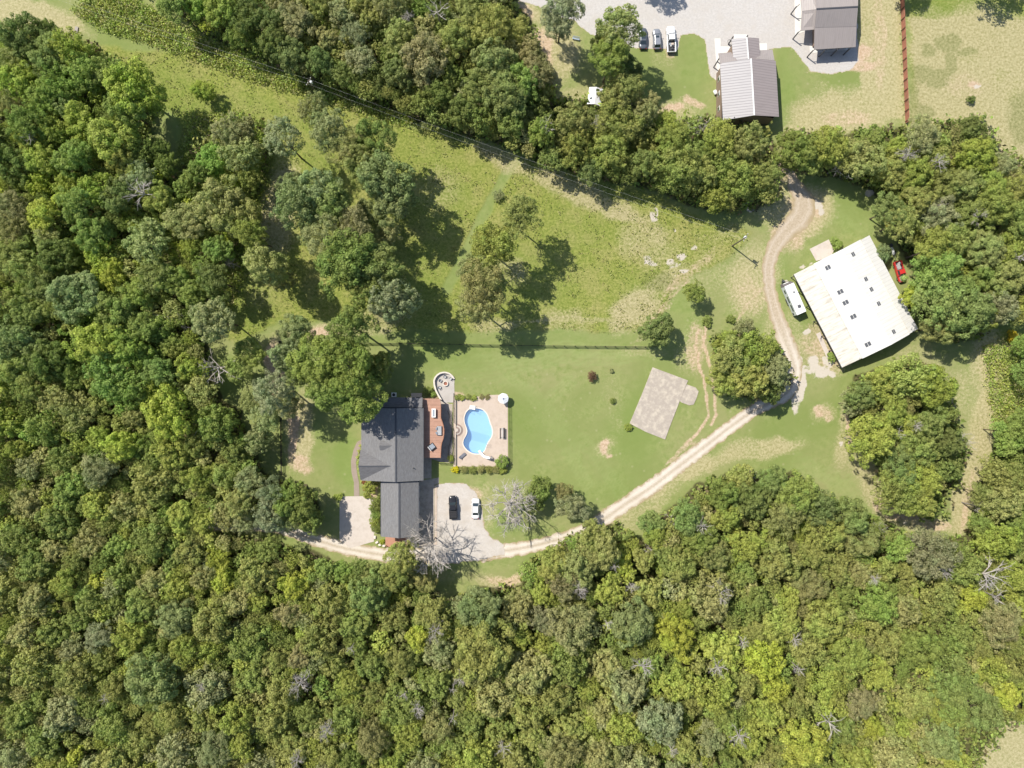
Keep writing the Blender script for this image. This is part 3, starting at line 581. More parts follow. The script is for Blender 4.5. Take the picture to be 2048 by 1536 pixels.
# front porch south of the garage wing
t = empty('brick_porch', (*P(792,1081,.2)[:2], 0), 0, 'small reddish brick porch below the south gable of the garage wing', 'porch')
mb = MB(); mb.box(.3,-.2,.12,5.6,2.6,.24); mb.build('porch_floor', M_('terracotta_brick',(.42,.22,.15),.85,.2,6), t)
for a in (-2.3,2.7): mb = MB(); mb.box(a,-1.2,1.3,.14,.14,2.3); mb.build('post', DOORM, t)
# --- red metal-roofed cottage and neighbour pavilion at the top
TAUPE = (.30,.255,.24)
ROOFX = seam_mat('taupe_ribbed_metal', (.31,.265,.255), (.22,.19,.185), 1, .62, .16, .42)
ROOFY = seam_mat('taupe_ribbed_metal_across', (.30,.265,.25), (.26,.23,.22), 0, .45, .14, .5, bump=.2)
ROOF_LIT = seam_mat('taupe_ribbed_metal_sunlit', (.32,.305,.31), (.22,.205,.21), 1, .62, .16, .42)  # same taupe metal for sun-facing west slopes, sunlight put into its paler colour
BROWNW = M_('brown_board_wall', (.26,.19,.15), .8, .12, 3)
cot = empty('cottage', (*P(1500,170)[:2], 0), 0, 'cottage with a taupe ribbed metal roof and a T-shaped front beside the gravel lot', 'house')
ox, oy = cot.location.x, cot.location.y
def K(x, y, h): p = P(x, y, h); return (p.x-ox, p.y-oy, h)
rz = math.radians(0)
ze, zr = 4.6, 6.6
# the roof is turned a little: corners from the photo
def quad_roof(parent, name, a, b, c, d, m, t=.15):
    v = [a, b, c, d] + [(q[0], q[1], q[2]-t) for q in (a, b, c, d)]
    mb = MB(); mb.add(v, [(0,1,2,3),(7,6,5,4),(0,4,5,1),(1,5,6,2),(2,6,7,3),(3,7,4,0)]); o = mb.build(name, m, parent)
    if o.data.polygons[0].normal.z < 0: o.data.flip_normals()
    return o
A, B_, Cc = K(1440,126.5,ze), K(1502,117,zr), K(1551.5,121.5,ze)
A2, B2, C2 = K(1446,240.5,ze), K(1508.5,230.5,zr), K(1558,233.5,ze)
quad_roof(cot, 'west_roof', A, B_, B2, A2, ROOF_LIT); quad_roof(cot, 'east_roof', B_, Cc, C2, B2, ROOFX)
mb = MB(); mb.bar((B_[0],B_[1],zr+.03), (B2[0],B2[1],zr+.03), .3, .06); mb.build('ridge_cap', TRIM, cot)
yl, yh = A2[1]+.55, A[1]-.4
xl, xh = A[0]+.45, Cc[0]-.35
mb = MB(); walls_gable(mb, xl, xh, yl, yh, ze-.2, zr-.25, 'y', (B_[0]-xl)/(xh-xl)); mb.build('wall', BROWNW, cot)
mb = MB(); mb.box(xl+1.5, yl-.4, 1.25, xh-xl+1.2, .12, 2.5) if 0 else mb.box((xl+xh)/2, yl-.02, .25, xh-xl, .06, .5); mb.build('plinth', CHAR, cot)
a, b, c = K(1463,78,ze), K(1493.5,74.5,zr-1.0), K(1518,76.5,ze); a2 = K(1467,122,ze); b2 = K(1497,119,zr-1.0); c2 = K(1521,121,ze)
quad_roof(cot, 'north_roof', a, b, b2, a2, ROOF_LIT); quad_roof(cot, 'north_roof', b, c, c2, b2, ROOFX)
mb = MB(); mb.bar((b[0],b[1],zr-.97), (b2[0],b2[1],zr-.97), .26, .06); mb.build('ridge_cap', TRIM, cot)
mb = MB(); walls_gable(mb, a[0]+.4, c[0]-.4, a2[1]-.5, a[1]-.9, ze-.2, zr-1.2, 'y'); mb.build('north_wall', BROWNW, cot)
quad_roof(cot, 'porch_roof', K(1437,106.5,ze-.6), K(1462,104.5,ze-.6), K(1475,121,ze+.5), K(1440.5,127.5,ze+.1), ROOFY)
quad_roof(cot, 'porch_roof', K(1520,100.5,ze-.6), K(1545,99,ze-.6), K(1549,121,ze+.1), K(1512,117.5,ze+.5), ROOFY)
mb = MB(); q = K(1444,108,3.9); r = K(1543,101,3.9)
for s in (q, r, K(1436,121,3.6)): m_ = MB(); m_.box(s[0], s[1], 1.8, .2, .2, 3.6); m_.build('post', CHAR, cot)
for (px, py) in ((1466,74),(1495,72)): q = K(px, py, 3.6); m_ = MB(); m_.box(q[0], q[1], 1.9, .22, .22, 3.8); m_.build('post', CHAR, cot)
for yy in (yl+3, yl+6.5, yl+10): window(cot, xl, yy, 2.2, 1.1, 1.4, -1, 0); window(cot, xh, yy, 2.2, 1.1, 1.4, 1, 0)
d = MB(); d.box((a[0]+c[0])/2, a[1]-.86, 1.1, 1.0, .1, 2.1); dr = d.build('front_door', DOORM, cot)
q = K(1467.5,236,5.0); m_ = MB(); m_.tube([q, (q[0],q[1],q[2]+.6)], .08, 8); m_.build('vent_pipe', BLK, cot)
p = P(1432,183,1.0); t = empty('gas_tank', (p.x, p.y, 0), math.radians(20), 'white propane tank standing against the west wall of the cottage', 'tank')
mb = MB(); mb.tube([(0,-.55,.5),(0,-.45,.5),(0,.45,.5),(0,.55,.5)], [.2,.42,.42,.2], 14); mb.build('tank_shell', WHITEP, t, smooth=True)
for s in (-.35,.35): mb = MB(); mb.box(0,s,.12,.5,.1,.24); mb.build('foot', CHAR, t)
# --- pavilion
pav = empty('pavilion', (*P(1660,50)[:2], 0), 0, 'tall pavilion with a taupe metal roof and open timber porch posts at the top', 'house')
ox, oy = pav.location.x, pav.location.y
ze, zm, zr = 3.6, 5.0, 6.8
quad_roof(pav, 'north_roof', K(1628,-60,ze), K(1717,-60,ze), K(1716,13,zr), K(1633,17.5,zr), ROOFY)
quad_roof(pav, 'south_roof', K(1633,17.5,zr), K(1716,13,zr), K(1713,53,zm), K(1629.5,55,zm), ROOFY)
quad_roof(pav, 'lean_to_roof', K(1629.5,55.3,zm-.05), K(1713,53.3,zm-.05), K(1711.5,94,ze), K(1628.5,99,ze), ROOFX if 0 else ROOFY)
quad_roof(pav, 'gable_roof', K(1596,-60,ze), K(1625,-60,zr-1), K(1633,18.5,zr-.8), K(1604,22,ze+.9), ROOFY)
quad_roof(pav, 'gable_roof', K(1604,22.3,ze+.9), K(1633,19,zr-.8), K(1628.5,59,zm-.7), K(1602,61,ze), ROOFY)
mb = MB(); q = K(1633,17.5,zr+.02); r = K(1716,13,zr+.02); mb.bar(q, r, .3, .06); mb.build('ridge_cap', CHAR, pav)
x0_, x1_ = K(1634,0,ze)[0]+.4, K(1711,0,ze)[0]-.3; yA = K(0,80,ze)[1]; yB = K(0,-58,ze)[1]
mb = MB(); mb.box((x0_+x1_)/2, (yA+yB)/2, ze/2-.2, x1_-x0_, yB-yA, ze-.3); mb.build('wall', BROWNW, pav)
mb = MB(); mb.box((x0_+x1_)/2, (K(0,50,zm)[1]+yB)/2, zm/2, x1_-x0_-.1, yB-K(0,50,zm)[1]-1, zm-.2); mb.build('upper_wall', BROWNW, pav)
for px, py in ((1626,101),(1650,100),(1675,98.5),(1700,96.5),(1597,64),(1593,13)):
    q = K(px, py, ze-.2); g_ = (q[0]*.997, q[1]); m_ = MB(); m_.box(q[0], q[1], (ze-.2)/2, .2, .2, ze-.2); m_.bar((q[0], q[1], ze-1.2), (q[0]+.7, q[1]+.5, ze-.15), .12); m_.build('post', CHAR, pav)
slab('pavilion_pad', [(1588,-60),(1606,-60),(1612,62),(1590,70)], CONC_W, -.1, .05); slab('pavilion_porch', [(1619,87),(1695,83),(1695,100),(1627,106),(1620,104)], CONC_W, -.1, .05)
# --- the white barn, turned 27 degrees
BW = seam_mat('white_ribbed_metal', (.66,.65,.625), (.50,.49,.465), 1, .9, .08, .35, stain=(.60,.58,.53), bump=.25)
BW2 = seam_mat('yellowed_ribbed_metal', (.62,.59,.52), (.54,.51,.44), 1, 1.1, .1, .5, stain=(.40,.36,.29), bump=.3)
hB = 3.6
c0 = np.array(P(1590,548,hB)[:2]); c1 = np.array(P(1740,470,hB)[:2]); c2 = np.array(P(1838,657,hB)[:2]); c3 = np.array(P(1687,735,hB)[:2])
bc = (c0+c1+c2+c3)/4; ux = ((c1-c0)+(c2-c3)); ux /= np.linalg.norm(ux); ang = math.atan2(ux[1], ux[0])
barn = empty('metal_barn', (bc[0], bc[1], 0), ang, 'large white metal barn with dark skylights between the camper and the woods', 'barn')
W = (np.linalg.norm(c1-c0)+np.linalg.norm(c2-c3))/2; L = (np.linalg.norm(c2-c1)+np.linalg.norm(c3-c0))/2
xa, xb, xc, xd, xe = -W/2, -W/2+W*.24, W*.09, W/2-W*.14, W/2
prof = [(xa,2.9),(xb,3.9),(xc,5.0),(xd,4.1),(xe,3.3)]
for i, nm in enumerate(('lean_to_roof','west_roof','east_roof','lean_to_roof')):
    (p0, z0), (p1, z1) = prof[i], prof[i+1]; dz = .05 if i in (0, 3) else 0; e = .0 if i in (0, 3) else .3
    y_ = L/2 + (0 if i in (0,3) else .12)
    quad_roof(barn, nm, (p0, -y_, z0-dz), (p1, -y_, z1-dz), (p1, y_, z1-dz), (p0, y_, z0-dz), BW2 if i in (0,) else BW, .1)
mb = MB(); mb.bar((xc,-L/2-.12,5.03), (xc,L/2+.12,5.03), .35, .05); mb.build('ridge_cap', BW, barn)
mb = MB(); mb.bar((xb,-L/2,3.93), (xb,L/2,3.93), .16, .05); mb.bar((xd,-L/2,4.13), (xd,L/2,4.13), .16, .05); mb.build('flashing', BW2, barn)
BWALL = M_('pale_barn_siding', (.42,.40,.36), .7, .1, 3, dirt=(.30,.26,.2))
mb = MB()
pts = [(xb+.1,0),(xd-.1,0),(xd-.1,3.95),(xc,4.8),(xb+.1,3.75)]; n = 5
v = [(x, -L/2+.4, z) for x, z in pts]+[(x, L/2-.4, z) for x, z in pts]
mb.add(v, [(0,1,2,3,4),(9,8,7,6,5),(0,5,6,1),(1,6,7,2),(0,4,9,5)]); mb.build('wall', BWALL, barn)
mb = MB(); mb.box((xd+xe)/2-.1, 0, 1.6, xe-xd-.3, L-.8, 3.1); mb.build('side_wall', BWALL, barn)
for i in range(7): m_ = MB(); m_.box(xa+.25, -L/2+.5+i*(L-1)/6, 1.4, .16, .16, 2.8); m_.bar((xa+.25, -L/2+.5+i*(L-1)/6, .2), (xa-.7, -L/2+.1+i*(L-1)/6, 1.0), .07) if i in (1,2,3) else None; m_.build('post', CHAR, barn)
mb = MB(); mb.bar((xa-.04,-L/2,2.78), (xa-.04,L/2,2.78), .1, .2); mb.build('gutter', CHAR, barn)
def to_barn(px, py, h): q = np.array(P(px, py, h)[:2])-bc; return q@ux, q@np.array([-ux[1], ux[0]])
SKY1 = M_('smoked_skylight', (.10,.105,.115), .35, .3, 6)
for px, py, w in ((1655.5,535,1.1),(1704.5,509,.75),(1730,558.5,.75),(1741,579,.75),(1680.5,583.5,1.25),(1691,605,1.25),(1755.5,607.5,.75),(1706.5,633,1.25),(1785.5,663.5,.75),(1735.5,688.5,1.3)):
    x, y = to_barn(px, py, 4.3); i = 1 if x < xc else 2; (p0, z0), (p1, z1) = prof[i], prof[i+1]; z = z0+(z1-z0)*(x-p0)/(p1-p0); sl = math.atan2(z1-z0, p1-p0)
    m_ = MB()
    for s in (-.27*w, .27*w): m_.box(x+s, y, z+.07+math.tan(sl)*s, .46*w, .95, .06, 0, 0, -sl)
    o = m_.build('skylight', SKY1, barn)
    m_ = MB(); m_.box(x, y, z+.04, .07*w, 1.02, .09, 0, 0, -sl); m_.box(x, y, z+.02, 1.12*w, 1.1, .04, 0, 0, -sl); m_.build('frame', BW, o)
d = MB(); d.box(xc-1.5, -L/2+.35, 1.5, 3.4, .1, 3.0); d.build('sliding_door', CHAR, barn)
for x in (-6, 5.5): window(barn, x, -L/2+.38, 1.8, 1.2, 1.0, 0, -1)
q = to_barn(1690,723,3.0); m_ = MB()
for k in range(4): m_.bar((q[0]+3.4,q[1]-.2,3.6), (q[0]+3.4+.8*math.cos(k),q[1]-.5+.4*math.sin(k*2),4.0+.1*k), .05)
m_.build('antenna', TRIM, barn)
slab('loading_slab', [(1619,498),(1657,479),(1668,500),(1660,515),(1632,522)], CONC_P, -.1, .12); slab('barn_footing', [(1632,668),(1660,730),(1668,728),(1640,664)], CONC_P, -.1, .06)
# --- old slab in the lawn
t = MB(); t.prism([tuple(P(x, y)[:2]) for x, y in ((1305,734.5),(1376,761),(1372.5,768.5),(1358,805),(1338,857),(1330,879),(1292,864),(1259,847),(1285,785))], -.3, .16)
o = t.build('concrete_slab', CONC_S); tag(o, 'large weathered bare concrete foundation slab lying in the lawn by the driveway', 'concrete slab')
t = MB(); t.prism([tuple(P(x, y)[:2]) for x, y in ((1373.2,768.8),(1391,775),(1397,783),(1393,796),(1387,809),(1378,810.5),(1363,805),(1359.3,802))], -.3, .13); t.build('step_slab', CONC_S, o)

# ================================================================ POOL, PATIO AND GARDEN
LINER = M_('blue_pool_liner', (.43,.66,.86), .4, .04, 1.5); LINER2 = M_('deep_blue_pool_liner', (.15,.44,.76), .4, .04, 1.5)
pool = empty('swimming_pool', (*P(953,862)[:2], 0), 0, 'kidney shaped bright blue swimming pool set in the tan terrace', 'swimming pool')
qx, qy = pool.location.x, pool.location.y
pw = [(P(x, y)[0]-qx, P(x, y)[1]-qy) for x, y in POOL_S]
cxp = sum(p[0] for p in pw)/len(pw); cyp = sum(p[1] for p in pw)/len(pw); n = len(pw)
mb = MB(); mb.add([(x, y, .09) for x, y in pw]+[(x, y, -2.2) for x, y in pw], [[i, (i+1) % n, n+(i+1) % n, n+i] for i in range(n)]); mb.build('basin_wall', LINER2, pool)
def zfl(y): return -1.15 if y > -.2 else -1.95
bm = bmesh.new(); vv = [bm.verts.new((x, y, 0)) for x, y in pw]; f = bm.faces.new(vv); bmesh.ops.triangulate(bm, faces=[f])
bmesh.ops.bisect_plane(bm, geom=bm.verts[:]+bm.edges[:]+bm.faces[:], plane_co=(0, -.35, 0), plane_no=(.28, 1, 0)); bmesh.ops.bisect_plane(bm, geom=bm.verts[:]+bm.edges[:]+bm.faces[:], plane_co=(0, -2.6, 0), plane_no=(.28, 1, 0))
for v in bm.verts:
    s = v.co.y+.28*v.co.x; v.co.z = -1.0 if s > -.36 else (-1.9 if s < -2.5 else -1.0-.9*(-.35-s)/2.25)
for f in bm.faces:
    if f.normal.z < 0: f.normal_flip()
me = bpy.data.meshes.new('basin_floor'); bm.to_mesh(me); bm.free(); link('basin_floor', me, LINER, pool)
m, nt, b = base_mat('pool_water', .03, .5); out = nt.nodes['Material Output']
tr = nd(nt, 'ShaderNodeBsdfTransparent'); tr.inputs[0].default_value = (.86,.93,.97,1); gl = nd(nt, 'ShaderNodeBsdfGlossy'); gl.inputs['Roughness'].default_value = .03
fr = nd(nt, 'ShaderNodeFresnel'); fr.inputs[0].default_value = 1.33; ms = nd(nt, 'ShaderNodeMixShader'); nt.links.new(fr.outputs[0], ms.inputs[0]); nt.links.new(tr.outputs[0], ms.inputs[1]); nt.links.new(gl.outputs[0], ms.inputs[2])
df = nd(nt, 'ShaderNodeBsdfDiffuse'); df.inputs[0].default_value = (.42,.62,.82,1); m2 = nd(nt, 'ShaderNodeMixShader'); m2.inputs[0].default_value = .22; nt.links.new(ms.outputs[0], m2.inputs[1]); nt.links.new(df.outputs[0], m2.inputs[2]); nt.links.new(m2.outputs[0], out.inputs[0])
bp = nd(nt, 'ShaderNodeBump'); bp.inputs['Strength'].default_value = .15; nt.links.new(noise_n(nt, 2.2, 3, .5, nd(nt, 'ShaderNodeTexCoord').outputs['Object']), bp.inputs['Height']); nt.links.new(bp.outputs[0], gl.inputs['Normal'])
mb = MB(); mb.add([(x, y, -.08) for x, y in pw], [list(range(n))]); w_ = mb.build('water_surface', m, pool)
if w_.data.polygons[0].normal.z < 0: w_.data.flip_normals()
mb = MB()
for i in range(n):
    a = Vector((*pw[i], 0)); b_ = Vector((*pw[(i+1) % n], 0)); c_ = Vector((cxp, cyp, 0)); oa = a+(a-c_).normalized()*.28; ob = b_+(b_-c_).normalized()*.28
    mb.add([(a.x,a.y,.125),(b_.x,b_.y,.125),(ob.x,ob.y,.125),(oa.x,oa.y,.125),(a.x,a.y,.05),(b_.x,b_.y,.05)], [(0,1,2,3),(4,5,1,0)])
cp = mb.build('coping', M_('pale_coping', (.66,.60,.52), .8, .05), pool)
p = P(945,816.5,.3); mb = MB(); mb.box(p.x-qx, p.y-qy+.15, .22, 1.45, .95, .2, -.12); mb.build('entry_steps', WHITEP, pool, bevel=.06)
for s in (-.7,.7): mb = MB(); x = p.x-qx+s; y = p.y-qy; mb.tube([(x,y+.5,.1),(x,y+.5,.9),(x,y+.1,1.05),(x,y-.7,.9),(x,y-.9,-.3)], .035, 6); mb.build('handrail', M_('steel', (.6,.62,.64), .25, .05, metal=.8), pool)
for s in (0, .55): p = P(976,889,.5); mb = MB(); x = p.x-qx; y = p.y-qy-s; mb.tube([(x+.5,y,.1),(x+.45,y,.75),(x,y,.85),(x-.5,y,.6),(x-.6,y,-.5)], .03, 6); mb.build('ladder', MATS['steel'], pool)
# slide
p = P(970,911,.8); t = empty('pool_slide', (p.x, p.y, 0), math.radians(-28), 'curved white water slide at the south end of the pool', 'slide')
mb = MB(); c = [(-1.85,.35,.35),(-1.3,.05,.5),(-.6,-.2,.8),(.1,-.25,1.2),(.8,-.05,1.6),(1.25,.15,1.75)]
v = []; 
for i, (x, y, z) in enumerate(c):
    a = c[max(i-1, 0)]; b_ = c[min(i+1, len(c)-1)]; d_ = Vector((b_[0]-a[0], b_[1]-a[1], 0)).normalized(); nr = Vector((-d_.y, d_.x, 0))
    for s, h in ((-.30,.22),(-.26,0),(.26,0),(.30,.22)): v.append((x+nr.x*s, y+nr.y*s, z+h))
mb.add(v, [[i*4+k, i*4+k+1, i*4+k+5, i*4+k+4] for i in range(len(c)-1) for k in range(3)]); o = mb.build('chute', M_('white_plastic', (.80,.82,.86), .3, .03), t, smooth=True)
sm = o.modifiers.new('thick', 'SOLIDIFY'); sm.thickness = .05; sb = o.modifiers.new('sub', 'SUBSURF'); sb.levels = sb.render_levels = 1
for x, y in ((1.5,.55),(1.9,.05)): mb = MB(); mb.tube([(x,y,.1),(x-.4,y-.1,1.7),(x-.5,y-.12,2.3)], .04, 6); mb.build('ladder_rail', MATS['steel'], t)
mb = MB(); [mb.bar((1.5-.07*k,.52-.02*k,.4+.3*k),(1.9-.07*k,.05-.02*k,.4+.3*k), .05) for k in range(4)]; mb.build('rung', MATS['steel'], t)
mb = MB(); mb.tube([(-.4,-.2,.1),(-.4,-.2,.85)], .05, 6); mb.build('support', MATS['steel'], t)
# parasol
p = P(1006.5,797,2.5); t = empty('parasol', (p.x, p.y, 0), .2, 'white eight sided parasol at the corner of the pool terrace', 'parasol')
mb = MB(); v = [(0,0,2.85)]+[(1.28*math.cos(k*PI/4), 1.28*math.sin(k*PI/4), 2.35) for k in range(8)]; mb.add(v, [[0, 1+k, 1+(k+1) % 8] for k in range(8)])
cn = mb.build('canopy', M_('white_canvas', (.72,.74,.76), .9, .03), t); sm = cn.modifiers.new('t', 'SOLIDIFY'); sm.thickness = .02
mb = MB(); [mb.bar((0,0,2.865),(1.28*math.cos(k*PI/4),1.28*math.sin(k*PI/4),2.365),.03) for k in range(8)]; mb.build('rib', GREYC, t)
mb = MB(); mb.tube([(0,0,.1),(0,0,2.95)], .03, 8); mb.build('pole', BLK, t); mb = MB(); mb.tube([(0,0,.1),(0,0,.2)], .3, 14); mb.build('base', BLK, t); mb = MB(); mb.tube([(0,0,2.84),(0,0,2.95)], [.2,.12], 10); mb.build('cap', M_('blue_grey_cap', (.25,.27,.36)), t)
# loungers and bench by the pool
def lounger(px, py, ang, label, fold=0):
    p = P(px, py, .35); t = empty('sun_lounger', (p.x, p.y, .1), math.radians(ang), label, 'sun lounger')
    mb = MB(); mb.box(.25,0,.32,1.25,.66,.06); mb.build('seat', M_('slate_sling', (.16,.165,.19), .8), t); mb = MB(); mb.box(-.62,0,.5,.62,.66,.05,0,0,.65); mb.build('backrest', MATS['slate_sling'], t)
    for a in (-.3,.75):
        for b in (-.28,.28): mb = MB(); mb.box(a,b,.15,.05,.05,.3); mb.build('leg', CHAR, t)
lounger(925,911.5,40,'slate grey sun lounger at the south west of the pool terrace')
p = P(1005.5,866,.5); t = empty('picnic_table', (p.x, p.y, .1), 0, 'long dark slatted picnic table and benches at the east of the pool', 'picnic table')
mb = MB(); [mb.box(x,0,.74,.16,2.5,.04) for x in (-.2,.02)]; mb.build('table_top', M_('pale_grey_board', (.45,.43,.42), .8), t); mb = MB(); mb.box(.3,0,.74,.28,2.5,.045); mb.build('dark_board', BLK, t)
for x in (-.85,): mb = MB(); mb.box(x,0,.42,.28,2.4,.04); mb.build('bench_seat', M_('tan_bench', (.55,.46,.38), .8), t)
for y in (-1.05,1.05): mb = MB(); mb.box(-.2,y,.38,1.5,.08,.07); mb.box(-.3,y,.2,.08,.08,.4); mb.box(.3,y,.36,.08,.08,.72); mb.build('leg', BLK, t)
# round steps at the terrace edge
t = empty('round_steps', (*P(913.5,860)[:2], 0), 0, 'half round brick steps leading down to the pool terrace', 'steps')
for i in range(4):
    mb = MB(); r = 1.45-i*.35; pts = [(r*math.cos(a), r*math.sin(a)) for a in np.linspace(-PI/2, PI/2, 17)]+[(-.25, r*.99), (-.25, -r*.99)]
    mb.prism(pts, .08, .2+i*.13); mb.build('step', M_('step_stone' if i % 2 else 'step_brick', (.50,.44,.38) if i % 2 else (.28,.21,.18), .9, .15, 5), t)
# fences: posts and rails
def fence(name, label, pts, h, spacing, rails, mat, pw_=.1, rw=.05, pick=0, closed=False, pw2=None):
    t = empty(name, (*P(*pts[0])[:2], 0), 0, label, 'fence'); ox, oy = t.location.x, t.location.y
    w = [Vector((P(x, y)[0]-ox, P(x, y)[1]-oy, 0)) for x, y in pts]; posts = []
    for a, b in zip(w[:-1], w[1:]):
        L = (b-a).length; k = max(1, round(L/spacing)); posts += [a.lerp(b, i/k) for i in range(k)]
        for z in rails: mb = MB(); mb.bar(a+Vector((0,0,z)), b+Vector((0,0,z)), rw, rw*2.2); mb.build('rail', mat, t)
        if pick:
            mb = MB(); kk = int(L/pick)
            for i in range(kk): q = a.lerp(b, (i+.5)/kk); mb.box(q.x, q.y, (rails[0]+rails[-1])/2, .02, .02, rails[-1]-rails[0])
            mb.build('picket_panel', mat, t)
    posts.append(w[-1]); mb0 = MB(); mb0.box(0, 0, h/2, pw_, pw_, h); first = None
    for q in posts:
        if first is None: o = mb0.build('post', mat, t); first = o; o.location = (q.x, q.y, 0)
        else: o = first.copy(); C.objects.link(o); o.parent = t; o.location = (q.x, q.y, 0)
    return t
DWOOD = M_('black_stained_rail', (.035,.03,.026), .8, .2)
fence('rail_fence', 'black four rail fence running across the lawn above the pool', [(561,684),(700,686),(860,688),(1000,690.5),(1150,692.5),(1310,694)], 1.35, 2.4, (.35,.68,1.0,1.3), DWOOD, .14, .045)
fence('rail_fence', 'black rail fence running down between the bare strip and the west lawn', [(561,683),(561,740),(563,800),(564,860),(565,948)], 1.35, 2.4, (.35,.68,1.0,1.3), DWOOD, .14, .045)
fence('pool_fence', 'black metal picket fence on the west edge of the pool terrace', [(907.5,787),(908,845)], 1.2, 1.8, (.2,1.15), BLK, .07, .035, .12)
fence('pool_fence', 'lower black picket fence south of the round steps', [(908,875),(908,928)], 1.2, 1.8, (.2,1.15), BLK, .07, .035, .12)
fence('pool_fence', 'black metal picket fence along the grass east of the pool terrace', [(1018,812),(1019,932)], 1.2, 1.8, (.2,1.15), BLK, .05, .03, .13)
fence('walkway_fence', 'curved black fence along the lower walkway between deck and pool', [(896,822),(900,832),(902,845),(904,858),(904,872),(901,882),(898,893),(897,912),(900,924)], 1.15, 1.2, (.2,1.1), BLK, .06, .035, .14)
fence('garden_gate', 'short black fence closing the lawn between deck and hedge', [(878,926),(901,927)], 1.1, 1.4, (.25,1.05), BLK, .06, .035, .14)
mb = MB(); mb.box(0,0,.28,.32,16.4,.56); o = mb.build('retaining_wall', M_('tan_block', (.50,.42,.34), .9, .15, 4)); p = P(911,863); o.location = (p.x, p.y, 0); tag(o, 'long low tan block wall on the west side of the pool terrace', 'wall')
REDF = M_('red_brown_fence_boards', (.40,.17,.115), .85, .25, 3, dirt=(.30,.15,.10))
t = empty('board_fence', (*P(1805,-20)[:2], 0), 0, 'long red brown board fence between the plots in the top right', 'fence'); ox, oy = t.location.x, t.location.y
pa, pb = P(1799,-40), P(1811,247); pa = Vector((pa.x-ox, pa.y-oy, 0)); pb = Vector((pb.x-ox, pb.y-oy, 0)); mb = MB(); mr = MB(); L = (pb-pa).length; k = int(L/.2)
for i in range(k):
    q = pa.lerp(pb, (i+.5)/k); mb.box(q.x, q.y, .85, .05, .17, 1.7+RNG.uniform(-.05,.05))
mb.build('board_panel', REDF, t)
for i in range(int(L/2.4)+1):
    q = pa.lerp(pb, i*2.4/L); m_ = MB(); m_.box(q.x-.1, q.y, .9, .12, .12, 1.8); m_.build('post', DOORM, t)
for i in range(0, int(L/2.4), 1):
    q = pa.lerp(pb, i*2.4/L); m_ = MB(); m_.bar((q.x-.5, q.y-.9, .02), (q.x+.0, q.y, 1.5), .07); m_.build('brace', DOORM, t)
# fire pit patio wall, pit and chairs
STONE = M_('cream_wall_stone', (.66,.60,.52), .9, .15, 5, .4)
t = empty('patio_wall', (*P(889,764)[:2], 0), 0, 'cream stone wall curving round the fire pit patio', 'wall'); ox, oy = t.location.x, t.location.y
arc = [(889+20.5*math.cos(a), 765+20*math.sin(a)) for a in np.linspace(PI*2-.35, PI*1.0, 22)]; arc = arc[:-1]+[(869.3,770),(872,780),(877,790),(883,800)]
w = [Vector((P(x, y)[0]-ox, P(x, y)[1]-oy, 0)) for x, y in arc]; mb = MB()
for i, (a, b_) in enumerate(zip(w[:-1], w[1:])):
    h = .35+.5*min(1, i/10); mb.bar(Vector((a.x,a.y,h/2)), Vector((b_.x,b_.y,h/2)), .36, h)
mb.build('wall_stones', STONE, t)
p = P(891,767,.35); t = empty('fire_pit', (p.x, p.y, .06), 0, 'round stone fire pit in the middle of its patio', 'fire pit')
mb = MB(); R0, R1 = .42, .66; k = 20
for i in range(k):
    a0, a1 = 2*PI*i/k, 2*PI*(i+.9)/k; pts = [(R1*math.cos(a0), R1*math.sin(a0)), (R1*math.cos(a1), R1*math.sin(a1)), (R0*math.cos(a1), R0*math.sin(a1)), (R0*math.cos(a0), R0*math.sin(a0))]; mb.prism(pts, 0, .4)
mb.build('stone_ring', STONE, t); mb = MB(); mb.tube([(0,0,0),(0,0,.18)], .42, 20); mb.build('ash_bed', M_('red_ash', (.32,.13,.09), .95, .5, 9), t)
def chair(px, py, a, label):
    p = P(px, py, .4); t = empty('garden_chair', (p.x, p.y, .06), math.radians(a), label, 'garden chair', 'chairs round the fire pit')
    mb = MB(); mb.box(0,0,.42,.52,.52,.05); mb.build('seat', M_('grey_white_seat', (.45,.45,.45), .7), t); mb = MB(); mb.box(-.32,0,.72,.05,.54,.6,0,0,-.25); mb.build('backrest', MATS['grey_white_seat'], t)
    for a_ in (-.24,.24):
        for b_ in (-.24,.24): m_ = MB(); m_.box(a_,b_,.2,.05,.05,.4); m_.build('leg', BLK, t)
    for b_ in (-.3,.3): m_ = MB(); m_.box(0,b_,.62,.5,.06,.04); m_.build('armrest', BLK, t)
chair(890,753.5,-90,'garden chair at the north side of the fire pit'); chair(901,757.5,-135,'garden chair at the north east side of the fire pit')
chair(881,761.5,-25,'garden chair on the west side of the fire pit, nearest the ring'); chair(879.5,775,15,'garden chair at the south west of the fire pit')
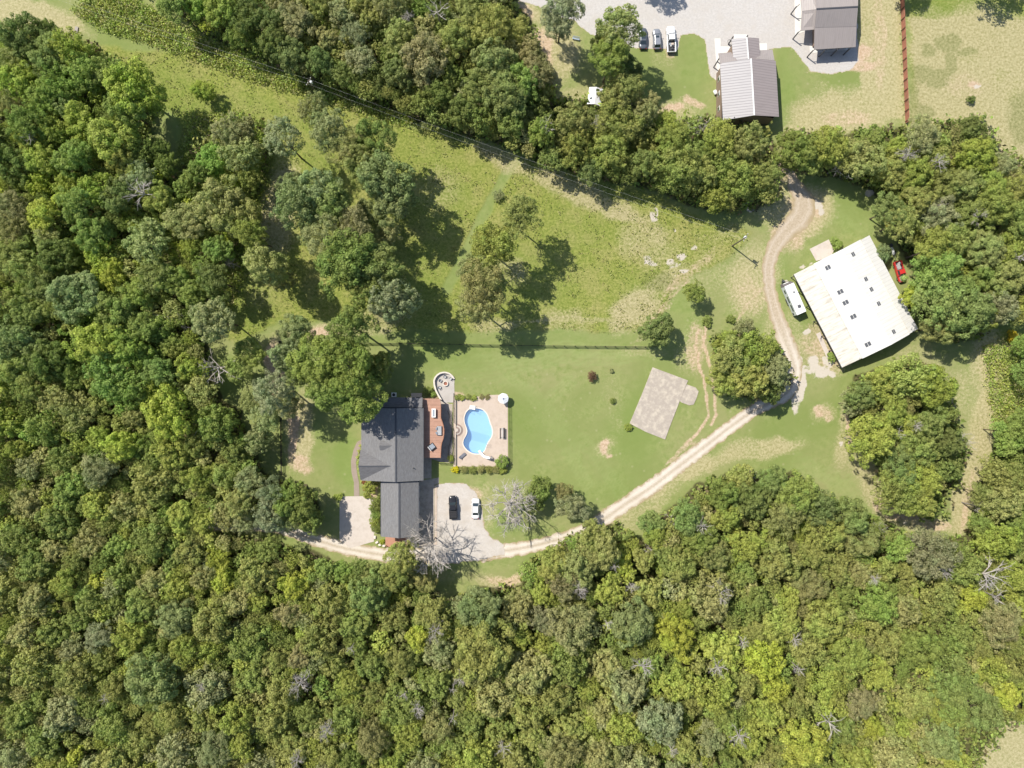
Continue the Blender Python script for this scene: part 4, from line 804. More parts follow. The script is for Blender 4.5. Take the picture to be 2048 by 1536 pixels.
# ================================================================ VEHICLES
def paint(name, col, rough=.25, metal=.0):
    if name in MATS: return MATS[name]
    m, nt, b = base_mat(name, rough, .5, metal); b.inputs['Coat Weight'].default_value = .6; b.inputs['Coat Roughness'].default_value = .08
    tc = nd(nt, 'ShaderNodeTexCoord').outputs['Object']; nt.links.new(mix(nt, noise_n(nt, 2, 4, .6, tc), [c*.93 for c in col], [min(1, c*1.05) for c in col]), b.inputs['Base Color']); MATS[name] = m; return m
CARG = M_('car_glass', (.035,.05,.06), .05, .1, 1, spec=.9); TYRE = M_('tyre_rubber', (.02,.02,.02), .9); RIMM = M_('alloy', (.5,.5,.52), .3, .05, metal=.8)
HLM = M_('headlight_lens', (.7,.72,.75), .1, .05); TLM = M_('red_lens', (.45,.02,.02), .2, .05)
def loft(secs, close=True):
    n = len(secs[0]); v = [p for s in secs for p in s]; f = []
    for i in range(len(secs)-1):
        for k in range(n): f.append([i*n+k, i*n+(k+1) % n, (i+1)*n+(k+1) % n, (i+1)*n+k])
    f += [list(range(n))[::-1], [(len(secs)-1)*n+k for k in range(n)]]; mb = MB(); mb.add(v, f); return mb
def fix_n(o):
    bm = bmesh.new(); bm.from_mesh(o.data); bmesh.ops.recalc_face_normals(bm, faces=bm.faces); bm.to_mesh(o.data); bm.free()
def vehicle(name, label, cat, px, py, hd, L, W, mat, kind, extras=None, group=None):
    """hd = photo direction of the bonnet in degrees, 90 = up"""
    p = P(px, py, .9); t = empty(name, (p.x, p.y, .03), math.radians(hd-90), label, cat, group)
    h = L/2; w = W/2; hood = .78 if kind == 'sedan' else (.88 if kind == 'suv' else 1.05); belt = hood+.08
    ys = [-h,-h+.12,-h+.45,-h*.62,-h*.3,0,h*.25,h*.45,h*.7,h-.4,h-.12,h]
    if kind == 'pickup': tail = -.02*L; ys = [-.03*L,0,h*.25,h*.45,h*.7,h-.45,h-.12,h]
    secs = []
    for y in ys:
        e = abs(y)/h; k = 1-.32*max(0, (e-.78)/.22)**2.2 if (y > 0 or kind != 'pickup') else 1
        if kind == 'pickup' and y < h*.5: k = 1
        zt = hood if y > h*.3 else (belt if kind != 'sedan' or y > -h*.62 else hood+.1)
        zt -= .12*max(0, (e-.8)/.2)**2; zb = .30+.1*max(0, (e-.85)/.15)
        r = [(-w*k*.93,zb),(-w*k,.5),(-w*k*.99,zt-.22),(-w*k*.9,zt-.03),(-w*k*.5,zt+.03),(w*k*.5,zt+.03),(w*k*.9,zt-.03),(w*k*.99,zt-.22),(w*k,.5),(w*k*.93,zb)]
        secs.append([(x, y, z) for x, z in r])
    o = loft(secs).build('body', mat, t, smooth=True); fix_n(o)
    ra = {'sedan': (.30*L*.95, .12*L, -.17*L, -.33*L, 1.42), 'suv': (.25*L, .12*L, -.36*L, -.44*L, 1.66), 'pickup': (.235*L, .13*L, -.075*L, -.10*L, 1.85)}[kind]
    yb1, yr1, yr0, yb0, zr_ = ra; wb, wr = w*.86, w*.70; zb = belt-.02
    def ringq(yf, yr, ww, z): return [(-ww, yr, z), (ww, yr, z), (ww, yf, z), (-ww, yf, z)]
    A_, B__ = ringq(yb1, yb0, wb, zb), ringq(yr1, yr0, wr, zr_)
    mb = MB(); mb.add(A_+B__, [(0,1,5,4),(1,2,6,5),(2,3,7,6),(3,0,4,7),(4,5,6,7)]); mb.build('cabin_frame', mat, t, bevel=.05)
    mb = MB(); mb.box(0, (yr0+yr1)/2, zr_+.012, wr*2*.97, (yr1-yr0)*.97, .05); rf = mb.build('roof', mat, t, bevel=.02)
    def pane(nm, a, b_, c_, d_, s=.86, off=.03):
        q = [Vector(x) for x in (a, b_, c_, d_)]; ctr = sum(q, Vector())/4; nr = (q[1]-q[0]).cross(q[3]-q[0]).normalized()
        if nr.dot(ctr-Vector((0, (yr0+yr1)/2, 1))) < 0: nr = -nr
        q = [ctr+(x-ctr)*s+nr*off for x in q]; mb = MB(); mb.add([*q, *[x-nr*.015 for x in q]], [(0,1,2,3),(7,6,5,4),(0,4,5,1),(1,5,6,2),(2,6,7,3),(3,7,4,0)]); o = mb.build(nm, CARG, t); fix_n(o)
    pane('windshield', A_[3], A_[2], B__[2], B__[3], .90); pane('rear_window', A_[0], A_[1], B__[1], B__[0], .84)
    pane('side_window', A_[1], A_[2], B__[2], B__[1], .80); pane('side_window', A_[0], A_[3], B__[3], B__[0], .80)
    if extras == 'sunroof': mb = MB(); mb.box(0, yr1-.45, zr_+.045, wr*1.2, .5, .02); mb.build('sunroof', CARG, rf)
    if extras == 'glassroof': mb = MB(); mb.box(0, (yr1+yr0)/2+.2, zr_+.045, wr*1.6, (yr1-yr0)*.72, .02); mb.build('sunroof', CARG, rf)
    for yy in (h*.62, -h*.60):
        for s in (-1, 1):
            mb = MB(); mb.tube([(s*(w-.2),yy,.34),(s*(w+.01),yy,.34)], .34, 16); wh = mb.build('wheel', TYRE, t); mb = MB(); mb.tube([(s*(w-.02),yy,.34),(s*(w+.025),yy,.34)], .2, 10); mb.build('rim', RIMM, wh)
    for s in (-1, 1):
        mb = MB(); mb.box(s*w*.66, h-.13, hood-.22, .34, .1, .14); mb.build('headlight', HLM, t); mb = MB(); mb.box(s*w*.74, -h+.02, hood-.05, .26, .07, .16); mb.build('taillight', TLM, t)
        mb = MB(); mb.box(s*(w+.10), yb1-.28, belt+.12, .22, .12, .16); mb.build('mirror', mat, t)
    if kind == 'pickup':
        bt = 1.12
        mb = MB(); mb.box(0,(-h-.03*L)/2,.62,W*.94,h-.03*L,.1); mb.build('bed_floor', M_('bed_liner', (.05,.05,.055), .8, .2), t)
        mb = MB(); 
        for s in (-1, 1): mb.box(s*(w-.1),(-h-.03*L)/2,.78,.2,h-.03*L,.76)
        mb.box(0,-h+.06,.8,W*.96,.11,.72); mb.build('bed_wall', mat, t, bevel=.03)
    mb = MB(); mb.box(0,h-.02,.48,W*.7,.14,.2); mb.box(0,-h+.0,.5,W*.86,.14,.2); mb.build('bumper', CHAR, t, bevel=.03)
    return t
WHITEC = paint('white_car_paint', (.80,.80,.80)); BLACKC = paint('black_car_paint', (.018,.018,.02)); GREYP = paint('dark_grey_car_paint', (.13,.145,.165), .3, .4); SILV = paint('silver_car_paint', (.36,.37,.39), .3, .5); REDC = paint('faded_red_paint', (.55,.035,.03), .4)
vehicle('car', 'white sedan parked on the gravel east of the house', 'car', 951,1017.5,89.5,4.75,1.85,WHITEC,'sedan','')
tk = vehicle('pickup_truck', 'black pickup truck parked on the gravel beside the white sedan', 'pickup truck', 906,1015,92.5,5.4,1.92,BLACKC,'pickup')
for i in range(5): m_ = MB(); m_.box(0,-.45-i*.42,1.16,1.5,.05,.05); m_.build('bed_rib', CHAR, tk)
m_ = MB(); m_.box(0,-1.4,1.12,1.5,2.2,.04); m_.build('bed_cover', BLK, tk)
vehicle('car', 'dark grey car half under the tree, westmost of the parked row', 'car', 1286.5,76,90,4.9,1.9,GREYP,'sedan','glassroof')
vehicle('car', 'silver hatchback with a sunroof in the middle of the parked row', 'car', 1314,77.5,92,4.75,1.86,SILV,'suv','sunroof')
tw = vehicle('pickup_truck', 'white pickup truck with a loaded bed at the edge of the gravel lot', 'pickup truck', 1342.5,78.5,92,6.1,2.05,WHITEC,'pickup')
p = P(1344,93,.9)
for i in range(6):
    m_ = MB(); m_.box(0,0,0,*RNG.uniform(.25,.7,3)*np.array([1,1,.5]),RNG.uniform(0,3)); o = m_.build('cargo_box', [WHITEP, CHAR, M_('tan_bench', (.5,.4,.3)), GREYC][i % 4], None, bevel=.02); o.location = (p.x+RNG.uniform(-.5,.5), p.y+RNG.uniform(-.8,.8), .88+.12*(i % 3)); tag(o, ('white box','dark box','tan crate','grey bundle','small white carton','small black case')[i]+' lying in the bed of the white pickup', 'box', 'load in the white pickup')
tr_ = vehicle('pickup_truck', 'faded red old pickup truck parked behind the barn', 'pickup truck', 1800.5,543,-74,5.0,1.85,REDC,'pickup')
m_ = MB(); m_.box(0,1.75,1.105,1.35,1.05,.03); m_.build('hood_panel', M_('primer_grey', (.34,.31,.33), .6), tr_)
m_ = MB(); m_.box(.1,-1.2,.85,.9,1.2,.35,.1); m_.box(-.2,-1.9,.85,.7,.5,.4,.4); m_.build('scrap_load', M_('scrap_grey', (.35,.33,.33), .7, .5, 4), tr_)
p = P(1786,502,.6); t = empty('boat_trailer', (p.x, p.y, 0), math.radians(-70), 'small old white trailer frame behind the barn above the red truck', 'trailer')
m_ = MB(); m_.box(0,0,.6,2.0,.55,.35,0,0,0,.8); m_.build('hull', WHITEP, t, bevel=.06); m_ = MB(); m_.box(-1.4,.1,.5,.7,.8,.3,.3); m_.build('engine_cover', CHAR, t, bevel=.05)
m_ = MB(); m_.bar((1,0,.45),(1.9,.1,.45),.08); m_.bar((.6,-.6,.4),(.6,.6,.4),.07); m_.build('drawbar', RIMM, t)
for s in (-.6,.6): m_ = MB(); m_.tube([(.5,s-.06,.28),(.5,s+.06,.28)], .28, 12); m_.build('wheel', TYRE, t)
# camper
hC = 2.9; ca, cb, cc, cd = (np.array(P(x, y, hC)[:2]) for x, y in ((1568.9,573.4),(1587.7,565.2),(1613.8,621.8),(1593,631)))
cen = (ca+cb+cc+cd)/4; u = (ca+cb)/2-(cc+cd)/2; Lc = np.linalg.norm(u); u /= Lc; Wc = 2.35
t = empty('travel_trailer', (cen[0], cen[1], 0), math.atan2(u[1], u[0])-PI/2, 'white travel trailer with dark windows parked beside the barn', 'travel trailer')
CW = M_('camper_white', (.80,.80,.79), .35, .03); CS = M_('camper_side', (.55,.60,.60), .4, .05)
m_ = MB(); m_.box(0,0,1.7,Wc-.06,Lc,2.3); m_.build('body', CS, t, bevel=.06); m_ = MB(); m_.box(0,0,2.9,Wc,Lc+.02,.1); rf = m_.build('roof', CW, t, bevel=.04)
m_ = MB(); m_.box(.3,1.6,2.99,.35,.35,.1); m_.build('roof_vent', CHAR, rf); m_ = MB(); m_.box(.1,-1.9,3.03,.75,.7,.18); m_.build('air_unit', M_('dark_grey_plastic', (.10,.10,.11), .5), rf, bevel=.04)
m_ = MB(); m_.add([(-Wc/2,Lc/2,.7),(Wc/2,Lc/2,.7),(Wc/2,Lc/2,2.85),(-Wc/2,Lc/2,2.85),(-Wc/2+.1,Lc/2+.75,.8),(Wc/2-.1,Lc/2+.75,.8),(Wc/2-.1,Lc/2+.45,2.2),(-Wc/2+.1,Lc/2+.45,2.2)], [(4,5,6,7),(7,6,2,3),(0,1,5,4),(1,2,6,5),(0,4,7,3)]); o = m_.build('nose_cap', M_('camper_grey_nose', (.16,.14,.15), .4), t); fix_n(o)
m_ = MB(); m_.box(-.1,Lc/2+.62,1.8,1.3,.06,.3,0,.35); m_.build('nose_window', WHITEP, t)
for y, l in ((2.4,.8),(.4,1.5),(-1.7,1.6)): m_ = MB(); m_.box(-Wc/2+.0,y,1.9,.1,l,.6); m_.build('window', CARG, t)
m_ = MB(); m_.box(-Wc/2,-Lc/2+.5,1.2,.1,.5,.5); m_.build('hatch', BLK, t); m_ = MB(); m_.box(Wc/2,.8,1.5,.1,.7,1.8); m_.build('door', WHITEP, t)
m_ = MB(); m_.bar((-.8,Lc/2+.3,.5),(0,Lc/2+1.8,.5),.1); m_.bar((.8,Lc/2+.3,.5),(0,Lc/2+1.8,.5),.1); m_.box(-.05,Lc/2+1.2,.75,.4,.4,.4); m_.build('drawbar', CHAR, t)
for s in (-1,1):
    for y in (-.5,.35): m_ = MB(); m_.tube([(s*(Wc/2-.2),y,.36),(s*(Wc/2+.01),y,.36)], .36, 14); w_ = m_.build('wheel', TYRE, t); m_ = MB(); m_.tube([(s*(Wc/2-.02),y,.36),(s*(Wc/2+.03),y,.36)], .2, 10); m_.build('rim', RIMM, w_)
# utility trailer half hidden by trees, garden bench, goal frame, plank
p = P(1190,193,2.0); t = empty('storage_shed', (p.x, p.y, 0), math.radians(-8), 'small white roofed shed half hidden under the trees at the top', 'shed')
m_ = MB(); m_.box(0,0,1.0,2.7,3.6,2.0); m_.build('wall', SIDING, t); m_ = MB(); roof_gable(m_, -1.6,1.6,-2.0,2.0,2.0,2.6,'y',.5,.1); m_.build('roof', M_('white_sheet_roof', (.68,.68,.70), .4, .05), t)
p = P(1152,77,.5); t = empty('garden_bench', (p.x, p.y, 0), math.radians(-12), 'small pale blue bench in the shade beside the gravel lot', 'bench')
m_ = MB(); [m_.box(0,y,.45,1.7,.12,.04) for y in (-.15,0,.15)]; m_.build('seat', M_('pale_blue_board', (.35,.42,.5), .7), t); m_ = MB(); [m_.box(0,.3,z,1.7,.04,.1) for z in (.65,.85)]; m_.build('backrest', MATS['pale_blue_board'], t)
for s in (-.7,.7): m_ = MB(); m_.box(s,.05,.22,.08,.45,.44); m_.build('leg', BLK, t)
p = P(151,64,.3); t = empty('footbridge', (p.x, p.y, 0), math.radians(80), 'short grey plank bridge at the end of the mown strip', 'footbridge')
m_ = MB(); [m_.box(-1.2+i*.3,0,.2,.27,.75,.06) for i in range(9)]; m_.build('planks', M_('weathered_grey_wood', (.38,.34,.30), .9), t); m_ = MB(); [m_.box(0,s,.1,2.6,.1,.16) for s in (-.3,.3)]; m_.build('beam', DOORM, t)
p = P(1474,84,.6); t = empty('wrought_arch', (p.x-1.8, p.y, 0), 0, 'small looped iron arch on the gravel beside the cottage entry', 'garden arch')
m_ = MB(); m_.tube([(1.2,.5,.05),(-.1,.55,.6),(-.5,.1,.9),(-.2,-.4,.6),(.8,-.5,.05)], .05, 6); m_.build('loop', BLK, t); m_ = MB(); m_.tube([(1.1,-.8,.02),(1.1,-.8,1.2)], .12, 8); m_.build('post', BLK, t)
# ---------------------------------------------------------------- utility poles and lines
PW = M_('grey_pole_wood', (.16,.13,.10), .9, .2, 3); CAN = M_('transformer_grey', (.62,.64,.66), .4, .05)
def upole(bx, by, h, label, can=True, rz=0):
    p = P(bx, by); t = empty('utility_pole', (p.x, p.y, 0), rz, label, 'utility pole'); m_ = MB(); m_.tube([(0,0,0),(0,0,h)], [.17,.11], 10); m_.build('pole', PW, t)
    m_ = MB(); m_.box(0,0,h-.5,2.0,.11,.13); ca_ = m_.build('crossarm', PW, t)
    for s in (-.9,-.3,.9): m_ = MB(); m_.tube([(s,0,h-.44),(s,0,h-.2)], .07, 8); m_.build('insulator', CAN, ca_)
    if can: m_ = MB(); m_.tube([(.38,-.1,h-2.0),(.38,-.1,h-1.15),(.38,-.1,h-1.05)], [.3,.3,.12], 12); m_.build('transformer', CAN, t)
    return p, h
pA = upole(638,194,9.0,'wooden utility pole with a pale transformer in the upper left meadow', rz=math.radians(60))
pB = upole(1464,492,10.2,'wooden utility pole in the grass between the meadow and the barn track', rz=math.radians(60))
def wire(name, label, a, b, sag, off=(0, 0), r=.008):
    pts = [Vector(a).lerp(Vector(b), i/24)-Vector((0, 0, sag*4*(i/24)*(1-i/24))) for i in range(25)]; pts = [(q.x+off[0], q.y+off[1], q.z) for q in pts]
    m_ = MB(); m_.tube(pts, r, 5); tag(m_.build(name, M_('aluminium_wire', (.55,.55,.52), .5), None), label, 'power line', 'power lines over the meadow')
a = (*pA[0][:2], 8.7); b = (*pB[0][:2], 9.9); far = (*P(-60,-70,9)[:2], 9.0)
wire('power_line', 'upper thin power line over the meadow between the two utility poles', a, b, 1.6, (.3,.4)); wire('power_line', 'lower thin power line over the meadow between the two utility poles', (a[0],a[1],8.0), (b[0],b[1],9.2), 2.0, (-.2,-.3))
wire('power_line', 'thin power line leading from the meadow pole to the top left corner', a, far, 1.2, (.3,.4)); wire('power_line', 'second thin power line leading up left from the meadow pole', (a[0],a[1],8.0), (far[0],far[1],8.2), 1.4, (-.2,-.3))

# ================================================================ TREES
def rand_dirs(n, rng):
    z = rng.uniform(-1, 1, n); a = rng.uniform(0, 2*PI, n); r = np.sqrt(1-z*z); return np.stack([r*np.cos(a), r*np.sin(a), z], 1)
def quads(cn, nr, w, h, rng):
    """leaf quads: centre, normal, width, height"""
    up = rand_dirs(len(cn), rng); t = np.cross(nr, up); t /= np.linalg.norm(t, axis=1)[:, None]+1e-9; b = np.cross(nr, t)
    t = t*w[:, None]/2; b = b*h[:, None]/2
    v = np.stack([cn-t-b*.55, cn+t*.15-b, cn+t+b*.5, cn-t*.2+b], 1).reshape(-1, 3)
    return v, np.arange(len(v)).reshape(-1, 4)
R_N = 4.5      # every crown is modelled 4.5 m in radius, then scaled
def crown_arrays(seed, kind, budget=1.0):
    rng = np.random.default_rng(seed)
    nl, pl, lf, ls, flat, pr_ = {'lobed': (11, 14, 62, .27, .85, .95), 'billow': (16, 11, 62, .26, .9, .85), 'fine': (10, 17, 74, .21, .9, .85), 'loose': (14, 11, 46, .28, .8, .80), 'bush': (6, 12, 40, .40, .75, 1.1), 'plume': (15, 12, 58, .24, .8, .8)}[kind]
    lf = max(6, int(lf*budget)); L = []; N = []
    lobes = [np.array([0, 0, R_N*.30])]; tries = 0
    while len(lobes) < nl and tries < 900:
        tries += 1; d = rand_dirs(1, rng)[0]; d[2] = abs(d[2])*.9-.22; d /= np.linalg.norm(d); k = rng.uniform(.30, .68) if kind != 'loose' else rng.uniform(.35, .75)
        c = d*R_N*k; c[2] *= flat
        if all(np.linalg.norm(c-o) > R_N*(.36 if kind != 'billow' else .30) for o in lobes): lobes.append(c)
    for c in lobes:
        lr = R_N*rng.uniform(.34, .54)*(1 if kind != 'loose' else .80); asp = np.array([rng.uniform(.8, 1.25), rng.uniform(.8, 1.25), rng.uniform(.7, 1.0)])
        dd = rand_dirs(pl*2, rng); o_ = c/(np.linalg.norm(c)+1e-6); sc = dd@(o_*.7+np.array([0, 0, .6])); dd = dd[np.argsort(-sc)[:pl]]
        for d in dd:
            pc = c+d*lr*asp*rng.uniform(.7, 1.12); pr = rng.uniform(.42, .90)*pr_
            n_ = max(5, int(lf*(pr/.62)**2)); e = rand_dirs(n_*2, rng); s2 = e@(d*.55+np.array([0, 0, .75])); e = e[np.argsort(-s2)[:n_]]
            r_ = pr*rng.uniform(.55, 1.16, n_)**.7; p = pc+e*r_[:, None]*np.array([1, 1, .85]); nn = e+np.array([0, 0, .35])+rand_dirs(n_, rng)*(.55 if kind != 'fine' else .75); nn /= np.linalg.norm(nn, axis=1)[:, None]
            L.append(p); N.append(nn)
        q = rand_dirs(int(170*budget)+8, rng)*lr*rng.uniform(.3, .95, (int(170*budget)+8, 1))+c; L.append(q); N.append(rand_dirs(len(q), rng))     # leaves inside the lobe
    p = np.concatenate(L); nn = np.concatenate(N); n = len(p); s = ls*rng.uniform(.6, 1.35, n)/math.sqrt(max(budget, .3))
    far = np.percentile(np.hypot(p[:, 0], p[:, 1]), 93); p[:, :2] *= R_N/far
    v, f = quads(p, nn, s, s*rng.uniform(.6, .95, n), rng)
    return v, f, np.repeat(rng.random(n), 4)
def leaf_material(name, tint_from):
    m, nt, b = base_mat(name, .62, .22); out = nt.nodes['Material Output']
    if tint_from == 'object': col = nd(nt, 'ShaderNodeObjectInfo').outputs['Color']
    else: col = nd(nt, 'ShaderNodeAttribute', attribute_name='tint').outputs['Color']
    lv = nd(nt, 'ShaderNodeAttribute', attribute_name='leaf').outputs['Fac']
    pos = nd(nt, 'ShaderNodeNewGeometry').outputs['Position']
    br = math_n(nt, 'ADD', math_n(nt, 'MULTIPLY', lv, .75), math_n(nt, 'ADD', math_n(nt, 'MULTIPLY', noise_n(nt, .55, 4, .7, pos), .7), .28)); c = mix(nt, 1.0, col, (1, 1, 1), 'MULTIPLY')
    vm = nd(nt, 'ShaderNodeVectorMath', operation='SCALE'); nt.links.new(c, vm.inputs[0]); nt.links.new(br, vm.inputs['Scale'])
    n = noise_n(nt, .33, 4, .7, pos); c2 = mix(nt, math_n(nt, 'MULTIPLY', smooth_n(nt, n, .5, .75), .5), vm.outputs[0], (.36,.33,.10), 'MIX')
    c2 = mix(nt, .5, vm.outputs[0], c2); n3 = noise_n(nt, .21, 3, .6, pos); c2 = mix(nt, math_n(nt, 'MULTIPLY', smooth_n(nt, n3, .45, .62), .38), c2, mix(nt, 1.0, c2, (.78,1.06,.9), 'MULTIPLY'))
    nt.links.new(c2, b.inputs['Base Color'])
    tr = nd(nt, 'ShaderNodeBsdfTranslucent'); nt.links.new(mix(nt, .5, c2, mix(nt, 1.0, c2, (1.3, 1.5, .5), 'MULTIPLY')), tr.inputs[0])
    ms = nd(nt, 'ShaderNodeMixShader'); ms.inputs[0].default_value = .27; nt.links.new(b.outputs[0], ms.inputs[1]); nt.links.new(tr.outputs[0], ms.inputs[2]); nt.links.new(ms.outputs[0], out.inputs[0])
    return m
LEAF = leaf_material('leaves', 'object'); LEAFW = leaf_material('leaves_of_the_wood', 'attr')
BARK = M_('bark', (.13,.10,.075), .95, .25, 4); DEADB = M_('bleached_dead_wood', (.46,.42,.375), .9, .15, 3, dirt=(.38,.34,.30))
CROWNS = {}
for kind, seeds in (('lobed', (1, 2, 3, 4, 5)), ('billow', (11, 12, 13, 14)), ('fine', (21, 22, 23)), ('loose', (31, 32, 33)), ('plume', (41, 42, 43)), ('bush', (51, 52, 53))):
    CROWNS[kind] = []
    for s in seeds:
        v, f, lf = crown_arrays(s, kind); me = np_mesh('crown_'+kind, v, f, False); fattr(me, 'leaf', lf); me.materials.append(LEAF); CROWNS[kind].append(me)
def tree_wood(seed):
    """trunk of unit height 1 below the crown and limbs reaching into it; built at 10 m"""
    rng = np.random.default_rng(seed); mt = MB(); bend = rng.uniform(-.4, .4, 2)
    mt.tube([(0,0,-.2),(bend[0]*.3,bend[1]*.3,2.5),(bend[0],bend[1],6.0),(bend[0]*1.2,bend[1]*1.2,9.5)], [.24,.19,.15,.07], 7)
    ml = MB()
    for i in range(6):
        a = i*PI/3+rng.uniform(-.4, .4); z = rng.uniform(4.2, 6.8); r = rng.uniform(2.0, 3.2); o = (bend[0], bend[1], z)
        ml.tube([o, (o[0]+r*.5*math.cos(a), o[1]+r*.5*math.sin(a), z+1.0), (o[0]+r*math.cos(a+.15), o[1]+r*math.sin(a+.15), z+2.3)], [.13,.09,.03], 5)
    a = bpy.data.meshes.new('trunk'); a.from_pydata(mt.v, [], mt.f); a.materials.append(BARK)
    b = bpy.data.meshes.new('limbs'); b.from_pydata(ml.v, [], ml.f); b.materials.append(BARK); return a, b
WOODM = [tree_wood(i) for i in range(4)]
COL = {'o': (.305,.310,.090), 'g': (.240,.290,.074), 'y': (.338,.368,.076), 'Y': (.410,.432,.070), 'd': (.175,.212,.060), 'b': (.245,.290,.108), 's': (.325,.330,.160), 'w': (.310,.270,.125), 'l': (.265,.360,.082), 't': (.365,.345,.135)}
MEANC = np.array((.30,.325,.090)); COL = {k: tuple(np.array(v)*(.84 if k != 'Y' else .92)+MEANC*(.16 if k != 'Y' else .08)) for k, v in COL.items()}
CN = {'o': 'olive green', 'g': 'mid green', 'y': 'yellow green', 'Y': 'bright yellow green', 'd': 'dark green', 'b': 'blue green', 's': 'grey green', 'w': 'brownish', 'l': 'fresh green', 't': 'tan olive'}
KD = {'o': ('lobed','billow','plume'), 'g': ('lobed','billow'), 'y': ('lobed','loose','billow'), 'Y': ('lobed','loose'), 'd': ('billow','lobed'), 'b': ('lobed','billow'), 's': ('fine','plume','loose'), 'w': ('fine','plume'), 'l': ('loose','billow'), 't': ('plume','lobed')}
def tree_geom(x, y, rpx, rng, hfac=1.0):
    tall = hfac > 1.05
    rm = rpx/PXM*.98; Ht = (min(20, 7.5+rm*2.0) if tall else min(18, 6.2+rm*1.75))*hfac; rz = min(rm*rng.uniform(.95, 1.2), Ht*.46); hc = Ht-rz*1.0
    q = P(x, y, hc); return rm, rz, hc, q
def add_tree(x, y, rpx, c, label, group='broadleaf trees of the woods', hfac=1.0, kind=None, name='broadleaf_tree', cat='tree', seed=0):
    rng = np.random.default_rng(abs(int(x*131+y*17+seed))); rm, rz, hc, q = tree_geom(x, y, rpx, rng, hfac)
    t = empty(name, (q.x, q.y, 0), rng.uniform(0, 2*PI), label, cat, group)
    k = kind or KD[c][rng.integers(len(KD[c]))]; k = 'billow' if k == 'loose' and hfac > 1.05 else k; me = CROWNS[k][rng.integers(len(CROWNS[k]))]
    o = bpy.data.objects.new('crown', me); C.objects.link(o); o.parent = t; o.location = (0, 0, hc); s = rm/R_N
    o.scale = (s*rng.uniform(.86, 1.14), s*rng.uniform(.86, 1.14), rz/R_N*1.12); v = np.array(COL[c])*rng.uniform(.88, 1.14)*(np.array((.97,1.03,.92)) if x < 540 and y < 900 else 1)*np.array([rng.uniform(.92, 1.03), 1, rng.uniform(.85, 1.2)]); o.color = (*np.clip(v, 0, 1), 1); o.rotation_euler = (rng.uniform(-.28, .28), rng.uniform(-.28, .28), 0)
    if hc > 2.2:
        a, b = WOODM[rng.integers(4)]; sc = (hc+rz*.3)/10
        o = bpy.data.objects.new('trunk', a); C.objects.link(o); o.parent = t; o.scale = (s*1.0, s*1.0, sc); w = o
        o = bpy.data.objects.new('limbs', b); C.objects.link(o); o.parent = w
    return t
